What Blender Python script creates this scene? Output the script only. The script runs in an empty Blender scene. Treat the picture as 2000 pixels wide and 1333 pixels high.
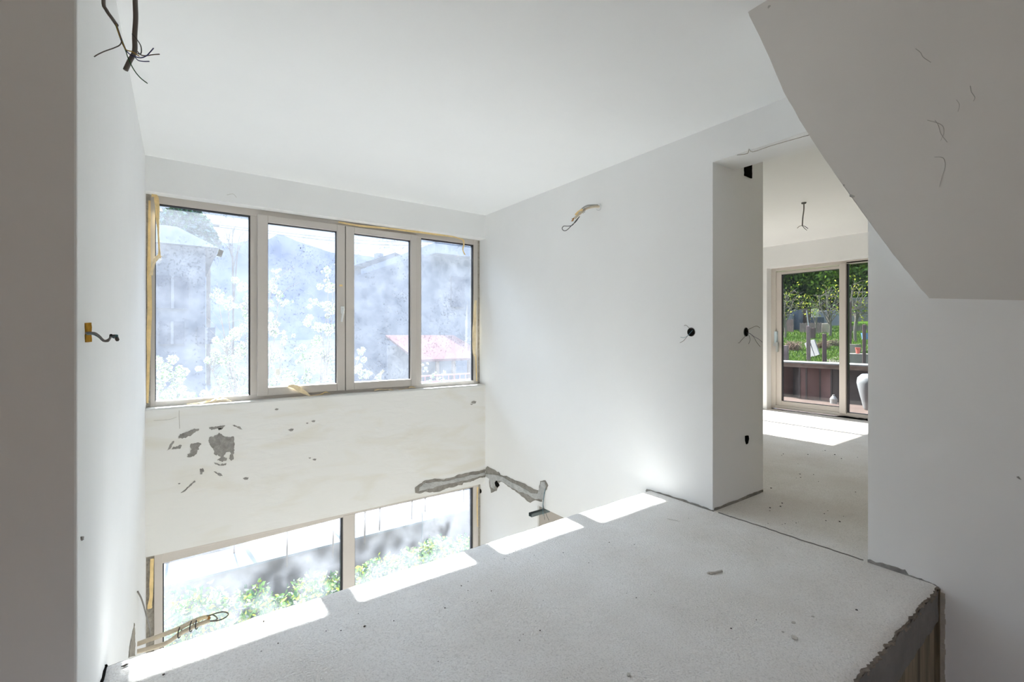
import bpy, bmesh, math, random
from mathutils import Vector, noise

# ------------------------------------------------------------------ camera
F = 908.0                       # focal length in pixels of the 2000 px wide frame
TH = math.atan2(650.0, F)
CT, ST = math.cos(TH), math.sin(TH)
H = 1.15                        # eye height above the landing
sc = bpy.context.scene
COL = sc.collection
cam = bpy.data.cameras.new('camera')
cam.sensor_width = 36.0
cam.lens = 36.0 * F / 2000.0
cam.shift_y = -11.5 / 2000.0
cam.clip_start = 0.02
cam.clip_end = 900
camo = bpy.data.objects.new('camera', cam)
COL.objects.link(camo)
camo.location = (0, 0, H)
camo.rotation_euler = (math.radians(90), 0, -TH)
sc.camera = camo

# ------------------------------------------------------------------ view
sc.view_settings.view_transform = 'Standard'
sc.view_settings.look = 'None'
sc.view_settings.gamma = 1.0
sc.view_settings.use_curve_mapping = False
sc.view_settings.exposure = 0.53
sc.cycles.max_bounces = 14
sc.cycles.diffuse_bounces = 12
sc.cycles.glossy_bounces = 3
sc.cycles.transmission_bounces = 6
sc.cycles.transparent_max_bounces = 24
sc.cycles.use_denoising = True
sc.cycles.sample_clamp_indirect = 6.0
sc.cycles.caustics_reflective = False
sc.cycles.caustics_refractive = False

# ------------------------------------------------------------------ sky and sun
SUN_ELEV = 39.4
wd = bpy.data.worlds.new('sky')
sc.world = wd
wd.use_nodes = True
nt = wd.node_tree
nt.nodes.clear()
wo = nt.nodes.new('ShaderNodeOutputWorld')
wb = nt.nodes.new('ShaderNodeBackground')
tc = nt.nodes.new('ShaderNodeTexCoord')
sp = nt.nodes.new('ShaderNodeSeparateXYZ')
cr = nt.nodes.new('ShaderNodeValToRGB')
nt.links.new(tc.outputs['Generated'], sp.inputs[0])
nt.links.new(sp.outputs['Z'], cr.inputs[0])
e = cr.color_ramp.elements
e[0].position = 0.0
e[0].color = (0.10, 0.10, 0.095, 1)
e[1].position = 1.0
e[1].color = (0.50, 0.61, 0.80, 1)
for p_, c_ in ((0.02, (.072,.079,.090)), (0.25, (.098,.110,.130)), (0.42, (.40,.48,.62))):
    m_ = cr.color_ramp.elements.new(p_); m_.color = (*c_, 1)
wb.inputs['Strength'].default_value = 6.0
# wide bright aureole of haze around the sun
dt = nt.nodes.new('ShaderNodeVectorMath'); dt.operation = 'DOT_PRODUCT'
dt.inputs[1].default_value = (0, math.cos(math.radians(SUN_ELEV + 12)), math.sin(math.radians(SUN_ELEV + 12)))
nt.links.new(tc.outputs['Generated'], dt.inputs[0])
mr = nt.nodes.new('ShaderNodeMapRange'); mr.inputs['From Min'].default_value = .80; mr.inputs['From Max'].default_value = 1.0
mr.interpolation_type = 'SMOOTHSTEP'
nt.links.new(dt.outputs['Value'], mr.inputs['Value'])
sc_ = nt.nodes.new('ShaderNodeVectorMath'); sc_.operation = 'SCALE'; sc_.inputs[0].default_value = (1.8, 2.0, 2.25)
nt.links.new(mr.outputs[0], sc_.inputs['Scale'])
ad_ = nt.nodes.new('ShaderNodeVectorMath'); ad_.operation = 'ADD'
nt.links.new(cr.outputs[0], ad_.inputs[0]); nt.links.new(sc_.outputs[0], ad_.inputs[1])
nt.links.new(ad_.outputs[0], wb.inputs[0])
nt.links.new(wb.outputs[0], wo.inputs[0])
sl = bpy.data.lights.new('sun', 'SUN')
sl.energy = 30.0
sl.angle = math.radians(0.6)
sl.color = (1.0, 0.975, 0.94)
so = bpy.data.objects.new('sun', sl)
COL.objects.link(so)
so.location = (1, 20, 18)
so.rotation_euler = (math.radians(-(90 - SUN_ELEV)), 0, 0)

# ------------------------------------------------------------------ helpers
def ray(u, v):
    a = u - 1000.0
    return Vector((F * ST + a * CT, F * CT - a * ST, 655.0 - v))

def P(u, v, x=None, y=None, z=None):
    """world point on the plane x=, y= or z= along the sight line u, v"""
    r = ray(u, v)
    if x is not None: t = x / r.x
    elif y is not None: t = y / r.y
    else: t = (z - H) / r.z
    return Vector((r.x * t, r.y * t, r.z * t + H))

def newmat(name):
    m = bpy.data.materials.new(name)
    m.use_nodes = True
    return m, m.node_tree, m.node_tree.nodes['Principled BSDF']

def mat(name, col, rough=0.8, bump=0.0, bscale=40.0, vary=0.0, vscale=3.0, metal=0.0, detail=6.0, dist=0.01, speck=None):
    m, t, b = newmat(name)
    b.inputs['Roughness'].default_value = rough
    b.inputs['Metallic'].default_value = metal
    if rough >= .69: b.inputs['Specular IOR Level'].default_value = 0.0
    b.inputs['Base Color'].default_value = (*col, 1)
    N = t.nodes.new
    co = N('ShaderNodeTexCoord')
    out = None
    if vary:
        n = N('ShaderNodeTexNoise'); n.inputs['Scale'].default_value = vscale; n.inputs['Detail'].default_value = 8; n.inputs['Roughness'].default_value = .6
        t.links.new(co.outputs['Object'], n.inputs['Vector'])
        r = N('ShaderNodeValToRGB')
        r.color_ramp.elements[0].position = .3; r.color_ramp.elements[1].position = .7
        r.color_ramp.elements[0].color = (*[c * (1 - vary) for c in col], 1)
        r.color_ramp.elements[1].color = (*[min(1, c * (1 + vary)) for c in col], 1)
        t.links.new(n.outputs['Fac'], r.inputs[0])
        out = r.outputs[0]
    if speck:
        scol, sscale, thr = speck
        n2 = N('ShaderNodeTexNoise'); n2.inputs['Scale'].default_value = sscale; n2.inputs['Detail'].default_value = 3
        t.links.new(co.outputs['Object'], n2.inputs['Vector'])
        r2 = N('ShaderNodeValToRGB'); r2.color_ramp.elements[0].position = thr; r2.color_ramp.elements[1].position = thr + .03
        t.links.new(n2.outputs['Fac'], r2.inputs[0])
        mx = N('ShaderNodeMixRGB'); mx.inputs[2].default_value = (*scol, 1); mx.inputs[1].default_value = (*col, 1)
        if out: t.links.new(out, mx.inputs[1])
        t.links.new(r2.outputs[0], mx.inputs[0])
        out = mx.outputs[0]
    if out: t.links.new(out, b.inputs['Base Color'])
    if bump:
        n = N('ShaderNodeTexNoise'); n.inputs['Scale'].default_value = bscale; n.inputs['Detail'].default_value = detail
        t.links.new(co.outputs['Object'], n.inputs['Vector'])
        bp = N('ShaderNodeBump'); bp.inputs['Strength'].default_value = bump; bp.inputs['Distance'].default_value = dist
        t.links.new(n.outputs['Fac'], bp.inputs['Height'])
        t.links.new(bp.outputs[0], b.inputs['Normal'])
    return m

def mk(name, verts, faces, m, parent=None, smooth=False, mats=None, fm=None):
    me = bpy.data.meshes.new(name)
    me.from_pydata([tuple(v) for v in verts], [], faces)
    me.update()
    for q in (mats or [m]): me.materials.append(q)
    if fm: me.polygons.foreach_set('material_index', fm)
    if smooth: me.polygons.foreach_set('use_smooth', [True] * len(me.polygons))
    o = bpy.data.objects.new(name, me)
    COL.objects.link(o)
    if parent: 
        o.parent = parent
        o.matrix_parent_inverse = parent.matrix_world.inverted() if parent.type != 'EMPTY' else Matrix_T(parent).inverted()
    return o

from mathutils import Matrix
def Matrix_T(p): return Matrix.Translation(p.location)

def kid(o, parent):
    o.parent = parent
    o.matrix_parent_inverse = Matrix.Translation(parent.location).inverted()

class MB:
    def __init__(s): s.v = []; s.f = []
    def add(s, vs, fs):
        b = len(s.v); s.v += [Vector(v) for v in vs]; s.f += [tuple(i + b for i in f) for f in fs]
    def box(s, x0, x1, y0, y1, z0, z1):
        s.add([(x0,y0,z0),(x1,y0,z0),(x1,y1,z0),(x0,y1,z0),(x0,y0,z1),(x1,y0,z1),(x1,y1,z1),(x0,y1,z1)],
              [(0,3,2,1),(4,5,6,7),(0,1,5,4),(1,2,6,5),(2,3,7,6),(3,0,4,7)])
        return s
    def tube(s, pts, r, n=8, cap=True, sub=6):
        pts = [Vector(p) for p in pts]
        if sub > 1 and len(pts) > 2: pts = smooth_line(pts, sub)
        rs = r if isinstance(r, (list, tuple)) else None
        N = len(pts); base = len(s.v)
        d0 = (pts[1] - pts[0]).normalized()
        up = Vector((0,0,1)) if abs(d0.z) < .9 else Vector((1,0,0))
        a = d0.cross(up).normalized()
        for i, p in enumerate(pts):
            d = (pts[min(i+1,N-1)] - pts[max(i-1,0)])
            d = d.normalized() if d.length > 1e-9 else d0
            a = (a - d * a.dot(d)); a = a.normalized() if a.length > 1e-6 else d.orthogonal().normalized()
            b = d.cross(a)
            if rs: 
                q = i / (N - 1) * (len(rs) - 1); k = min(int(q), len(rs) - 2); rr = rs[k] + (rs[k+1] - rs[k]) * (q - k)
            else: rr = r
            for j in range(n):
                an = 2 * math.pi * j / n
                s.v.append(p + (a * math.cos(an) + b * math.sin(an)) * rr)
        for i in range(N - 1):
            for j in range(n):
                k = (j + 1) % n
                s.f.append((base+i*n+j, base+i*n+k, base+(i+1)*n+k, base+(i+1)*n+j))
        if cap:
            s.f.append(tuple(base + j for j in reversed(range(n))))
            s.f.append(tuple(base + (N-1)*n + j for j in range(n)))
        return s
    def lathe(s, c, prof, n=16):
        base = len(s.v)
        for r, z in prof:
            for j in range(n):
                a = 2*math.pi*j/n
                s.v.append(Vector((c[0]+r*math.cos(a), c[1]+r*math.sin(a), c[2]+z)))
        for i in range(len(prof)-1):
            for j in range(n):
                k=(j+1)%n
                s.f.append((base+i*n+j, base+i*n+k, base+(i+1)*n+k, base+(i+1)*n+j))
        s.f.append(tuple(base+j for j in reversed(range(n))))
        s.f.append(tuple(base+(len(prof)-1)*n+j for j in range(n)))
        return s
    def build(s, name, m, parent=None, smooth=False):
        return mk(name, s.v, s.f, m, parent, smooth)

def smooth_line(pts, sub):
    out = []
    N = len(pts)
    for i in range(N - 1):
        p0, p1, p2, p3 = pts[max(i-1,0)], pts[i], pts[i+1], pts[min(i+2,N-1)]
        for k in range(sub):
            t = k / sub
            out.append(.5*((2*p1)+(p2-p0)*t+(2*p0-5*p1+4*p2-p3)*t*t+(3*p1-p0-3*p2+p3)*t*t*t))
    out.append(pts[-1])
    return out

def tag(o, label, cat, group=None, kind=None):
    o['label'] = label; o['category'] = cat
    if group: o['group'] = group
    if kind: o['kind'] = kind
    return o
def struct(o, label, cat): 
    o['kind'] = 'structure'; o['label'] = label; o['category'] = cat
    return o
def empty(name, loc):
    o = bpy.data.objects.new(name, None); COL.objects.link(o); o.location = loc; o.empty_display_size = .05
    return o
def bevel(o, w=.004, seg=2):
    b = o.modifiers.new('bevel', 'BEVEL'); b.width = w; b.segments = seg; b.limit_method = 'ANGLE'
    return o

def fr(a, b=0.0, c=0.0): return noise.fractal(Vector((a, b, c)), 1.0, 2.0, 4)

def ribbon(name, pts, wvec, m, parent=None, th=.0006, sub=6, crumple=.0, seed=0):
    """thin strip of tape following pts; wvec: one width vector per point"""
    pts = smooth_line([Vector(p) for p in pts], sub)
    ws = [Vector(w) for w in wvec]
    if len(ws) > 1: ws = smooth_line(ws, max(1, int(round((len(pts)-1)/(len(ws)-1)))))
    N = len(pts); v = []; f = []; K = 4
    for i, p in enumerate(pts):
        w = ws[min(i, len(ws)-1)]
        d = (pts[min(i+1,N-1)] - pts[max(i-1,0)]).normalized()
        n = d.cross(w).normalized() if d.cross(w).length > 1e-9 else Vector((0,0,1))
        for k in range(K):
            q = k/(K-1) - .5
            c = crumple * fr(i*.35+seed, k*1.7, seed)
            v.append(p + w*q*(1+.25*fr(i*.3, k, seed+5)) + n*c)
    M = len(v)
    for i, p in enumerate(list(v)):
        v.append(p + Vector((0.0002, -th, 0.0002)))
    for i in range(N-1):
        for k in range(K-1):
            a = i*K+k
            f.append((a, a+1, a+K+1, a+K)); f.append((M+a, M+a+K, M+a+K+1, M+a+1))
    for i in range(N-1):
        a=i*K; f.append((a, a+K, M+a+K, M+a)); a=i*K+K-1; f.append((a, M+a, M+a+K, a+K))
    for k in range(K-1):
        a=k; f.append((a, M+a, M+a+1, a+1)); a=(N-1)*K+k; f.append((a, a+1, M+a+1, M+a))
    return mk(name, v, f, m, parent, smooth=False)

def jag(poly, amp, step, seed):
    """make a closed outline ragged, 2d"""
    out = []
    n = len(poly)
    for i in range(n):
        a, b = Vector(poly[i]), Vector(poly[(i+1) % n])
        L = (b-a).length; k = max(1, int(L/step))
        nr = Vector((-(b-a).y, (b-a).x)).normalized() if L > 0 else Vector((0,0))
        for j in range(k):
            p = a + (b-a)*(j/k)
            q = fr(p.x/step*.31+seed, p.y/step*.31, seed*3.3)
            out.append(p + nr*amp*q*1.6)
    return out

def patch(name, poly, m, parent, x=None, y=None, th=.003, amp=2.0, step=3.0, seed=1, side=-1):
    """ragged flat patch on a wall plane, outline given on the wall"""
    pl = jag(poly, amp, step, seed)
    pts = [P(p.x, p.y, x=x, y=y) for p in pl]
    off = Vector((side*th, 0, 0)) if x is not None else Vector((0, side*th, 0))
    bm = bmesh.new()
    vs = [bm.verts.new(p - off*.4) for p in pts]
    try: f = bm.faces.new(vs)
    except Exception: bm.free(); return None
    r = bmesh.ops.extrude_face_region(bm, geom=[f])
    for g in r['geom']:
        if isinstance(g, bmesh.types.BMVert): g.co += off*1.4
    bmesh.ops.triangulate(bm, faces=bm.faces[:])
    bmesh.ops.recalc_face_normals(bm, faces=bm.faces[:])
    me = bpy.data.meshes.new(name); bm.to_mesh(me); bm.free(); me.materials.append(m)
    o = bpy.data.objects.new(name, me); COL.objects.link(o); o.parent = parent
    return o

def leaf_mesh(name, centers, n, size, m, parent=None, seed=1, squash=1.0, mats=None, elong=1.0, shell=0.0):
    rnd = random.Random(seed); v = []; f = []; fmi = []
    wts = [c[1]**2 for c in centers]
    for i in range(n):
        c, r = rnd.choices(centers, wts)[0]
        d = Vector((rnd.gauss(0,1), rnd.gauss(0,1), rnd.gauss(0,1))).normalized()
        rr = r * (shell + (1-shell)*rnd.random()**.45)
        p = Vector(c) + Vector((d.x*rr, d.y*rr, d.z*rr*squash))
        a = Vector((rnd.gauss(0,1), rnd.gauss(0,1), rnd.gauss(0,1))).normalized()
        b = a.cross(Vector((rnd.gauss(0,1), rnd.gauss(0,1), rnd.gauss(0,1)))).normalized()
        s = size * rnd.uniform(.6, 1.3)
        a *= s*elong; b *= s*.6
        k = len(v)
        v += [p-a, p+b*.9-a*.1, p+a, p-b*.9-a*.1]
        f.append((k,k+1,k+2,k+3)); fmi.append(rnd.randrange(len(mats)) if mats else 0)
    return mk(name, v, f, m, parent, mats=mats, fm=fmi if mats else None)

def branches(mb, base, tips, r0=.05, seed=1, mid=None, n=6):
    rnd = random.Random(seed)
    base = Vector(base); mid = Vector(mid) if mid else base + Vector((0,0,.8))
    mb.tube([base, base.lerp(mid,.5)+Vector((rnd.uniform(-.04,.04),rnd.uniform(-.04,.04),0)), mid], [r0, r0*.7], n)
    for t in tips:
        t = Vector(t); q = mid.lerp(t, .5) + Vector((rnd.uniform(-.12,.12), rnd.uniform(-.12,.12), rnd.uniform(-.1,.06)))
        s = base.lerp(mid, rnd.uniform(.55, 1))
        mb.tube([s, q, t], [r0*.5, r0*.12], 5)
        for _ in range(7):
            a = q.lerp(t, rnd.random()); b = a + Vector((rnd.uniform(-.35,.35), rnd.uniform(-.35,.35), rnd.uniform(-.15,.35)))
            mb.tube([a, a.lerp(b,.5)+Vector((0,0,.03)), b], [r0*.15, r0*.06], 4, sub=2)

# ------------------------------------------------------------------ materials
M = {}
M['plaster'] = mat('white_plaster', (.865,.873,.873), .9, bump=.25, bscale=9, vary=.015, vscale=1.6, dist=.01)
M['plaster_r'] = mat('white_plaster_right', (.87,.875,.872), .9, bump=.22, bscale=7, vary=.015, vscale=1.4, dist=.01)
M['ceil'] = mat('ceiling_plaster', (.875,.885,.885), .92, bump=.2, bscale=4, vary=.012, vscale=1.2)
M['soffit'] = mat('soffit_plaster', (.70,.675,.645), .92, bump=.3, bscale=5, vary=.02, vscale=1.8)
M['mortar'] = mat('grey_mortar', (.47,.475,.47), .95, bump=.8, bscale=60, vary=.2, vscale=14)
M['mortar_b'] = mat('brown_mortar', (.29,.275,.25), .95, bump=.8, bscale=60, vary=.22, vscale=20)
M['render'] = mat('bare_render', (.31,.30,.285), .95, bump=.7, bscale=80, vary=.25, vscale=25)
M['concrete_e'] = mat('broken_concrete', (.25,.215,.175), .97, bump=1, bscale=45, vary=.3, vscale=18)
M['dark'] = mat('dark_hole', (.012,.011,.010), .9)
M['frame'] = mat('window_frame_paint', (.59,.55,.51), .45, vary=.02, vscale=4)
M['gasket'] = mat('black_gasket', (.02,.02,.024), .5)
M['alu'] = mat('white_handle', (.78,.80,.80), .35)
M['steel'] = mat('steel', (.55,.57,.58), .35, metal=.8)
M['tape'] = mat('masking_tape', (.86,.66,.34), .7, vary=.15, vscale=14, bump=.2, bscale=60)
M['tape_p'] = mat('pale_masking_tape', (.88,.74,.50), .7, vary=.12, vscale=16, bump=.3, bscale=50)
M['foam'] = mat('gap_filler', (.40,.375,.33), .95, bump=1, bscale=70, vary=.25, vscale=40)
M['cable_g'] = mat('grey_cable', (.17,.155,.14), .6)
M['cable_d'] = mat('dark_cable', (.075,.078,.075), .5)
M['conduit'] = mat('cream_conduit', (.66,.58,.46), .55, vary=.08, vscale=30)
M['copper'] = mat('frayed_paper', (.42,.20,.06), .8)
M['w_blue'] = mat('blue_wire', (.04,.05,.16), .5)
M['w_cyan'] = mat('pale_blue_wire', (.12,.28,.34), .5)
M['w_green'] = mat('green_wire', (.03,.13,.04), .5)
M['w_yel'] = mat('yellow_wire', (.48,.30,.06), .5)
M['w_brown'] = mat('brown_wire', (.10,.065,.045), .5)
M['ochre'] = mat('ochre_box', (.36,.19,.03), .7, vary=.3, vscale=60)
M['galv'] = mat('galvanised_steel', (.13,.16,.165), .5, metal=.3)
M['crumb'] = mat('dark_crumb', (.07,.06,.05), .95)
M['crumb_l'] = mat('pale_crumb', (.52,.49,.44), .95, bump=.5)
def paper(name, col, fac):
    m, t, b = newmat(name); b.inputs['Base Color'].default_value = (*col, 1); b.inputs['Roughness'].default_value = .9
    tl = t.nodes.new('ShaderNodeBsdfTranslucent'); tl.inputs[0].default_value = (*col, 1)
    mx = t.nodes.new('ShaderNodeMixShader'); mx.inputs[0].default_value = fac
    t.links.new(b.outputs[0], mx.inputs[1]); t.links.new(tl.outputs[0], mx.inputs[2]); t.links.new(mx.outputs[0], t.nodes['Material Output'].inputs['Surface'])
    return m
M['sticker'] = paper('grey_sticker', (.55,.56,.57), .10)
M['dirt'] = mat('grimy_plaster', (.42,.39,.35), .95, vary=.3, vscale=20)

def stained_plaster():
    m, t, b = newmat('stained_plaster'); b.inputs['Roughness'].default_value = .9
    N = t.nodes.new; L = t.links.new
    co = N('ShaderNodeTexCoord')
    mp = N('ShaderNodeMapping'); mp.inputs['Scale'].default_value = (1.0, 1.0, 3.2); mp.inputs['Rotation'].default_value = (0, .08, 0)
    L(co.outputs['Object'], mp.inputs[0])
    n = N('ShaderNodeTexNoise'); n.inputs['Scale'].default_value = 1.7; n.inputs['Detail'].default_value = 9; n.inputs['Distortion'].default_value = .6
    L(mp.outputs[0], n.inputs['Vector'])
    r = N('ShaderNodeValToRGB'); r.color_ramp.elements[0].position=.50; r.color_ramp.elements[1].position=.68
    r.color_ramp.elements[0].color = (.805,.805,.785,1); r.color_ramp.elements[1].color=(.765,.75,.695,1)
    L(n.outputs['Fac'], r.inputs[0])
    # sparse darker crumbling spots
    n2 = N('ShaderNodeTexNoise'); n2.inputs['Scale'].default_value = 16; n2.inputs['Detail'].default_value = 8; n2.inputs['Roughness'].default_value=.7
    L(mp.outputs[0], n2.inputs['Vector'])
    r2 = N('ShaderNodeValToRGB'); r2.color_ramp.elements[0].position=.715; r2.color_ramp.elements[1].position=.74
    L(n2.outputs['Fac'], r2.inputs[0])
    mx = N('ShaderNodeMixRGB'); mx.inputs[2].default_value = (.42,.40,.37,1)
    L(r2.outputs[0], mx.inputs[0]); L(r.outputs[0], mx.inputs[1]); L(mx.outputs[0], b.inputs['Base Color'])
    n3 = N('ShaderNodeTexNoise'); n3.inputs['Scale'].default_value = 5; n3.inputs['Detail'].default_value = 10; n3.inputs['Distortion'].default_value=1.0
    L(mp.outputs[0], n3.inputs['Vector'])
    bp = N('ShaderNodeBump'); bp.inputs['Strength'].default_value=.22; bp.inputs['Distance'].default_value=.012
    L(n3.outputs['Fac'], bp.inputs['Height']); L(bp.outputs[0], b.inputs['Normal'])
    return m
M['stained'] = stained_plaster()

def screed():
    m, t, b = newmat('concrete_screed'); b.inputs['Roughness'].default_value = .93
    N = t.nodes.new; L = t.links.new
    co = N('ShaderNodeTexCoord')
    n = N('ShaderNodeTexNoise'); n.inputs['Scale'].default_value = 2.2; n.inputs['Detail'].default_value = 9; n.inputs['Roughness'].default_value=.6
    L(co.outputs['Object'], n.inputs['Vector'])
    r = N('ShaderNodeValToRGB'); r.color_ramp.elements[0].position=.32; r.color_ramp.elements[1].position=.68
    r.color_ramp.elements[0].color=(.69,.65,.60,1); r.color_ramp.elements[1].color=(.79,.765,.73,1)
    L(n.outputs['Fac'], r.inputs[0])
    n2 = N('ShaderNodeTexNoise'); n2.inputs['Scale'].default_value = 170; n2.inputs['Detail'].default_value = 3
    L(co.outputs['Object'], n2.inputs['Vector'])
    r2 = N('ShaderNodeValToRGB'); r2.color_ramp.elements[0].position=.30; r2.color_ramp.elements[1].position=.52
    r2.color_ramp.elements[0].color=(.80,.79,.78,1); r2.color_ramp.elements[1].color=(1,1,1,1)
    L(n2.outputs['Fac'], r2.inputs[0])
    mx = N('ShaderNodeMixRGB'); mx.blend_type='MULTIPLY'; mx.inputs[0].default_value=1
    L(r.outputs[0], mx.inputs[1]); L(r2.outputs[0], mx.inputs[2])
    # sparse dark grit
    vo = N('ShaderNodeTexVoronoi'); vo.inputs['Scale'].default_value = 26
    L(co.outputs['Object'], vo.inputs['Vector'])
    n5 = N('ShaderNodeTexNoise'); n5.inputs['Scale'].default_value=3.0
    L(co.outputs['Object'], n5.inputs['Vector'])
    mul = N('ShaderNodeMath'); mul.operation='MULTIPLY'; mul.inputs[1].default_value=.12
    L(n5.outputs['Fac'], mul.inputs[0])
    sb = N('ShaderNodeMath'); sb.operation='SUBTRACT'; L(mul.outputs[0], sb.inputs[0]); sb.inputs[1].default_value=.0
    lt = N('ShaderNodeMath'); lt.operation='LESS_THAN'; L(vo.outputs['Distance'], lt.inputs[0]); L(sb.outputs[0], lt.inputs[1])
    wn = N('ShaderNodeTexWhiteNoise'); L(vo.outputs['Position'], wn.inputs['Vector'])
    gt = N('ShaderNodeMath'); gt.operation='GREATER_THAN'; gt.inputs[1].default_value=.8; L(wn.outputs['Value'], gt.inputs[0])
    an = N('ShaderNodeMath'); an.operation='MULTIPLY'; L(lt.outputs[0], an.inputs[0]); L(gt.outputs[0], an.inputs[1])
    mx2 = N('ShaderNodeMixRGB'); mx2.inputs[2].default_value=(.20,.18,.155,1)
    L(an.outputs[0], mx2.inputs[0]); L(mx.outputs[0], mx2.inputs[1]); L(mx2.outputs[0], b.inputs['Base Color'])
    n3 = N('ShaderNodeTexNoise'); n3.inputs['Scale'].default_value=120; n3.inputs['Detail'].default_value=4
    L(co.outputs['Object'], n3.inputs['Vector'])
    bp = N('ShaderNodeBump'); bp.inputs['Strength'].default_value=.8; bp.inputs['Distance'].default_value=.007
    L(n3.outputs['Fac'], bp.inputs['Height']); 
    n4 = N('ShaderNodeTexNoise'); n4.inputs['Scale'].default_value=5; n4.inputs['Detail'].default_value=4
    L(co.outputs['Object'], n4.inputs['Vector'])
    bp2 = N('ShaderNodeBump'); bp2.inputs['Strength'].default_value=.3; bp2.inputs['Distance'].default_value=.02
    L(n4.outputs['Fac'], bp2.inputs['Height']); L(bp.outputs[0], bp2.inputs['Normal']); L(bp2.outputs[0], b.inputs['Normal'])
    return m
M['screed'] = screed()
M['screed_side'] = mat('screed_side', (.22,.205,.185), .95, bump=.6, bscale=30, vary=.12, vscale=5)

def formwork():
    m, t, b = newmat('stained_formwork_concrete'); b.inputs['Roughness'].default_value=.9
    N=t.nodes.new; L=t.links.new
    co=N('ShaderNodeTexCoord'); mp=N('ShaderNodeMapping'); mp.inputs['Scale'].default_value=(16,16,1.1)
    L(co.outputs['Object'], mp.inputs[0])
    n=N('ShaderNodeTexNoise'); n.inputs['Scale'].default_value=1.6; n.inputs['Detail'].default_value=8; L(mp.outputs[0], n.inputs['Vector'])
    r=N('ShaderNodeValToRGB'); r.color_ramp.elements[0].position=.36; r.color_ramp.elements[1].position=.62
    r.color_ramp.elements[0].color=(.07,.052,.028,1); r.color_ramp.elements[1].color=(.25,.20,.13,1)
    L(n.outputs['Fac'], r.inputs[0]); L(r.outputs[0], b.inputs['Base Color'])
    return m
M['formwork'] = formwork()

def dusty_glass(name, dust, tint=(.93,.97,1.0), lo=.35, hi=.75, scale=5.0, streak=1.0, dirt=.5):
    """glazing with a film of dust: clear part, glowing film where the sun hits it, and a faint gloss"""
    m, t, b = newmat(name); t.nodes.remove(b)
    N=t.nodes.new; L=t.links.new
    out=t.nodes['Material Output']
    co=N('ShaderNodeTexCoord')
    mp=N('ShaderNodeMapping'); mp.inputs['Scale'].default_value=(1,1,streak); L(co.outputs['Object'], mp.inputs[0])
    n=N('ShaderNodeTexNoise'); n.inputs['Scale'].default_value=scale; n.inputs['Detail'].default_value=10; n.inputs['Roughness'].default_value=.65
    L(mp.outputs[0], n.inputs['Vector'])
    r=N('ShaderNodeMapRange'); r.inputs['From Min'].default_value=.3; r.inputs['From Max'].default_value=.7
    r.inputs['To Min'].default_value=dust*lo/.55; r.inputs['To Max'].default_value=dust*hi/.55
    L(n.outputs['Fac'], r.inputs['Value'])
    tr=N('ShaderNodeBsdfTransparent'); tr.inputs[0].default_value=(*tint,1)
    tl=N('ShaderNodeBsdfTranslucent'); tl.inputs[0].default_value=(.74,.80,.90,1)
    df=N('ShaderNodeBsdfDiffuse'); df.inputs[0].default_value=(.55,.57,.60,1)
    m1=N('ShaderNodeMixShader'); m1.inputs[0].default_value=.30; L(tl.outputs[0], m1.inputs[1]); L(df.outputs[0], m1.inputs[2])
    m2=N('ShaderNodeMixShader'); L(r.outputs[0], m2.inputs[0]); L(tr.outputs[0], m2.inputs[1]); L(m1.outputs[0], m2.inputs[2])
    last=m2
    if dirt:
        # dry specks and scratches
        n2=N('ShaderNodeTexNoise'); n2.inputs['Scale'].default_value=55; n2.inputs['Detail'].default_value=6; n2.inputs['Roughness'].default_value=.75
        L(co.outputs['Object'], n2.inputs['Vector'])
        n3=N('ShaderNodeTexNoise'); n3.inputs['Scale'].default_value=4; n3.inputs['Detail'].default_value=5
        L(co.outputs['Object'], n3.inputs['Vector'])
        ad=N('ShaderNodeMath'); ad.operation='MULTIPLY_ADD'; ad.inputs[1].default_value=.35; L(n3.outputs['Fac'], ad.inputs[0]); L(n2.outputs['Fac'], ad.inputs[2])
        r3=N('ShaderNodeMapRange'); r3.inputs['From Min'].default_value=.745; r3.inputs['From Max'].default_value=.87; r3.inputs['To Max'].default_value=dirt
        L(ad.outputs[0], r3.inputs['Value'])
        dd=N('ShaderNodeBsdfDiffuse'); dd.inputs[0].default_value=(.42,.46,.54,1)
        m3=N('ShaderNodeMixShader'); L(r3.outputs[0], m3.inputs[0]); L(m2.outputs[0], m3.inputs[1]); L(dd.outputs[0], m3.inputs[2])
        last=m3
    gl=N('ShaderNodeBsdfGlossy'); gl.inputs['Roughness'].default_value=.03
    fz=N('ShaderNodeFresnel'); fz.inputs[0].default_value=1.35
    m4=N('ShaderNodeMixShader'); L(fz.outputs[0], m4.inputs[0]); L(last.outputs[0], m4.inputs[1]); L(gl.outputs[0], m4.inputs[2])
    L(m4.outputs[0], out.inputs['Surface'])
    return m
M['glass_up'] = dusty_glass('dusty_upper_glass', .046)
M['glass_low'] = dusty_glass('dusty_lower_glass', .055, dirt=.2)
M['glass_tint'] = dusty_glass('tinted_glass', .01, tint=(.70,.70,.69), dirt=0)
M['glass_door'] = dusty_glass('clean_door_glass', .01, tint=(.66,.67,.66), dirt=0)

# ------------------------------------------------------------------ room shell
XL, XR, YW, ZC = -.21, 2.84, 4.49, 2.517
ZS = .587          # upper sill
ZH = 2.25          # upper window head
ZL = -.54          # lower window head
ZF = -2.86         # lower floor
YO = 4.70          # outer face

w = MB()
w.box(XL, XR, YW, YO, ZH, ZC+.3)
w.box(XL-1.6, XL, YW, YO, ZF-.2, ZC+.3)
wf = w.build('wall_front', M['plaster']); struct(wf, 'white window wall, header beam over the four pane window', 'wall')
w = MB(); 
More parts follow.
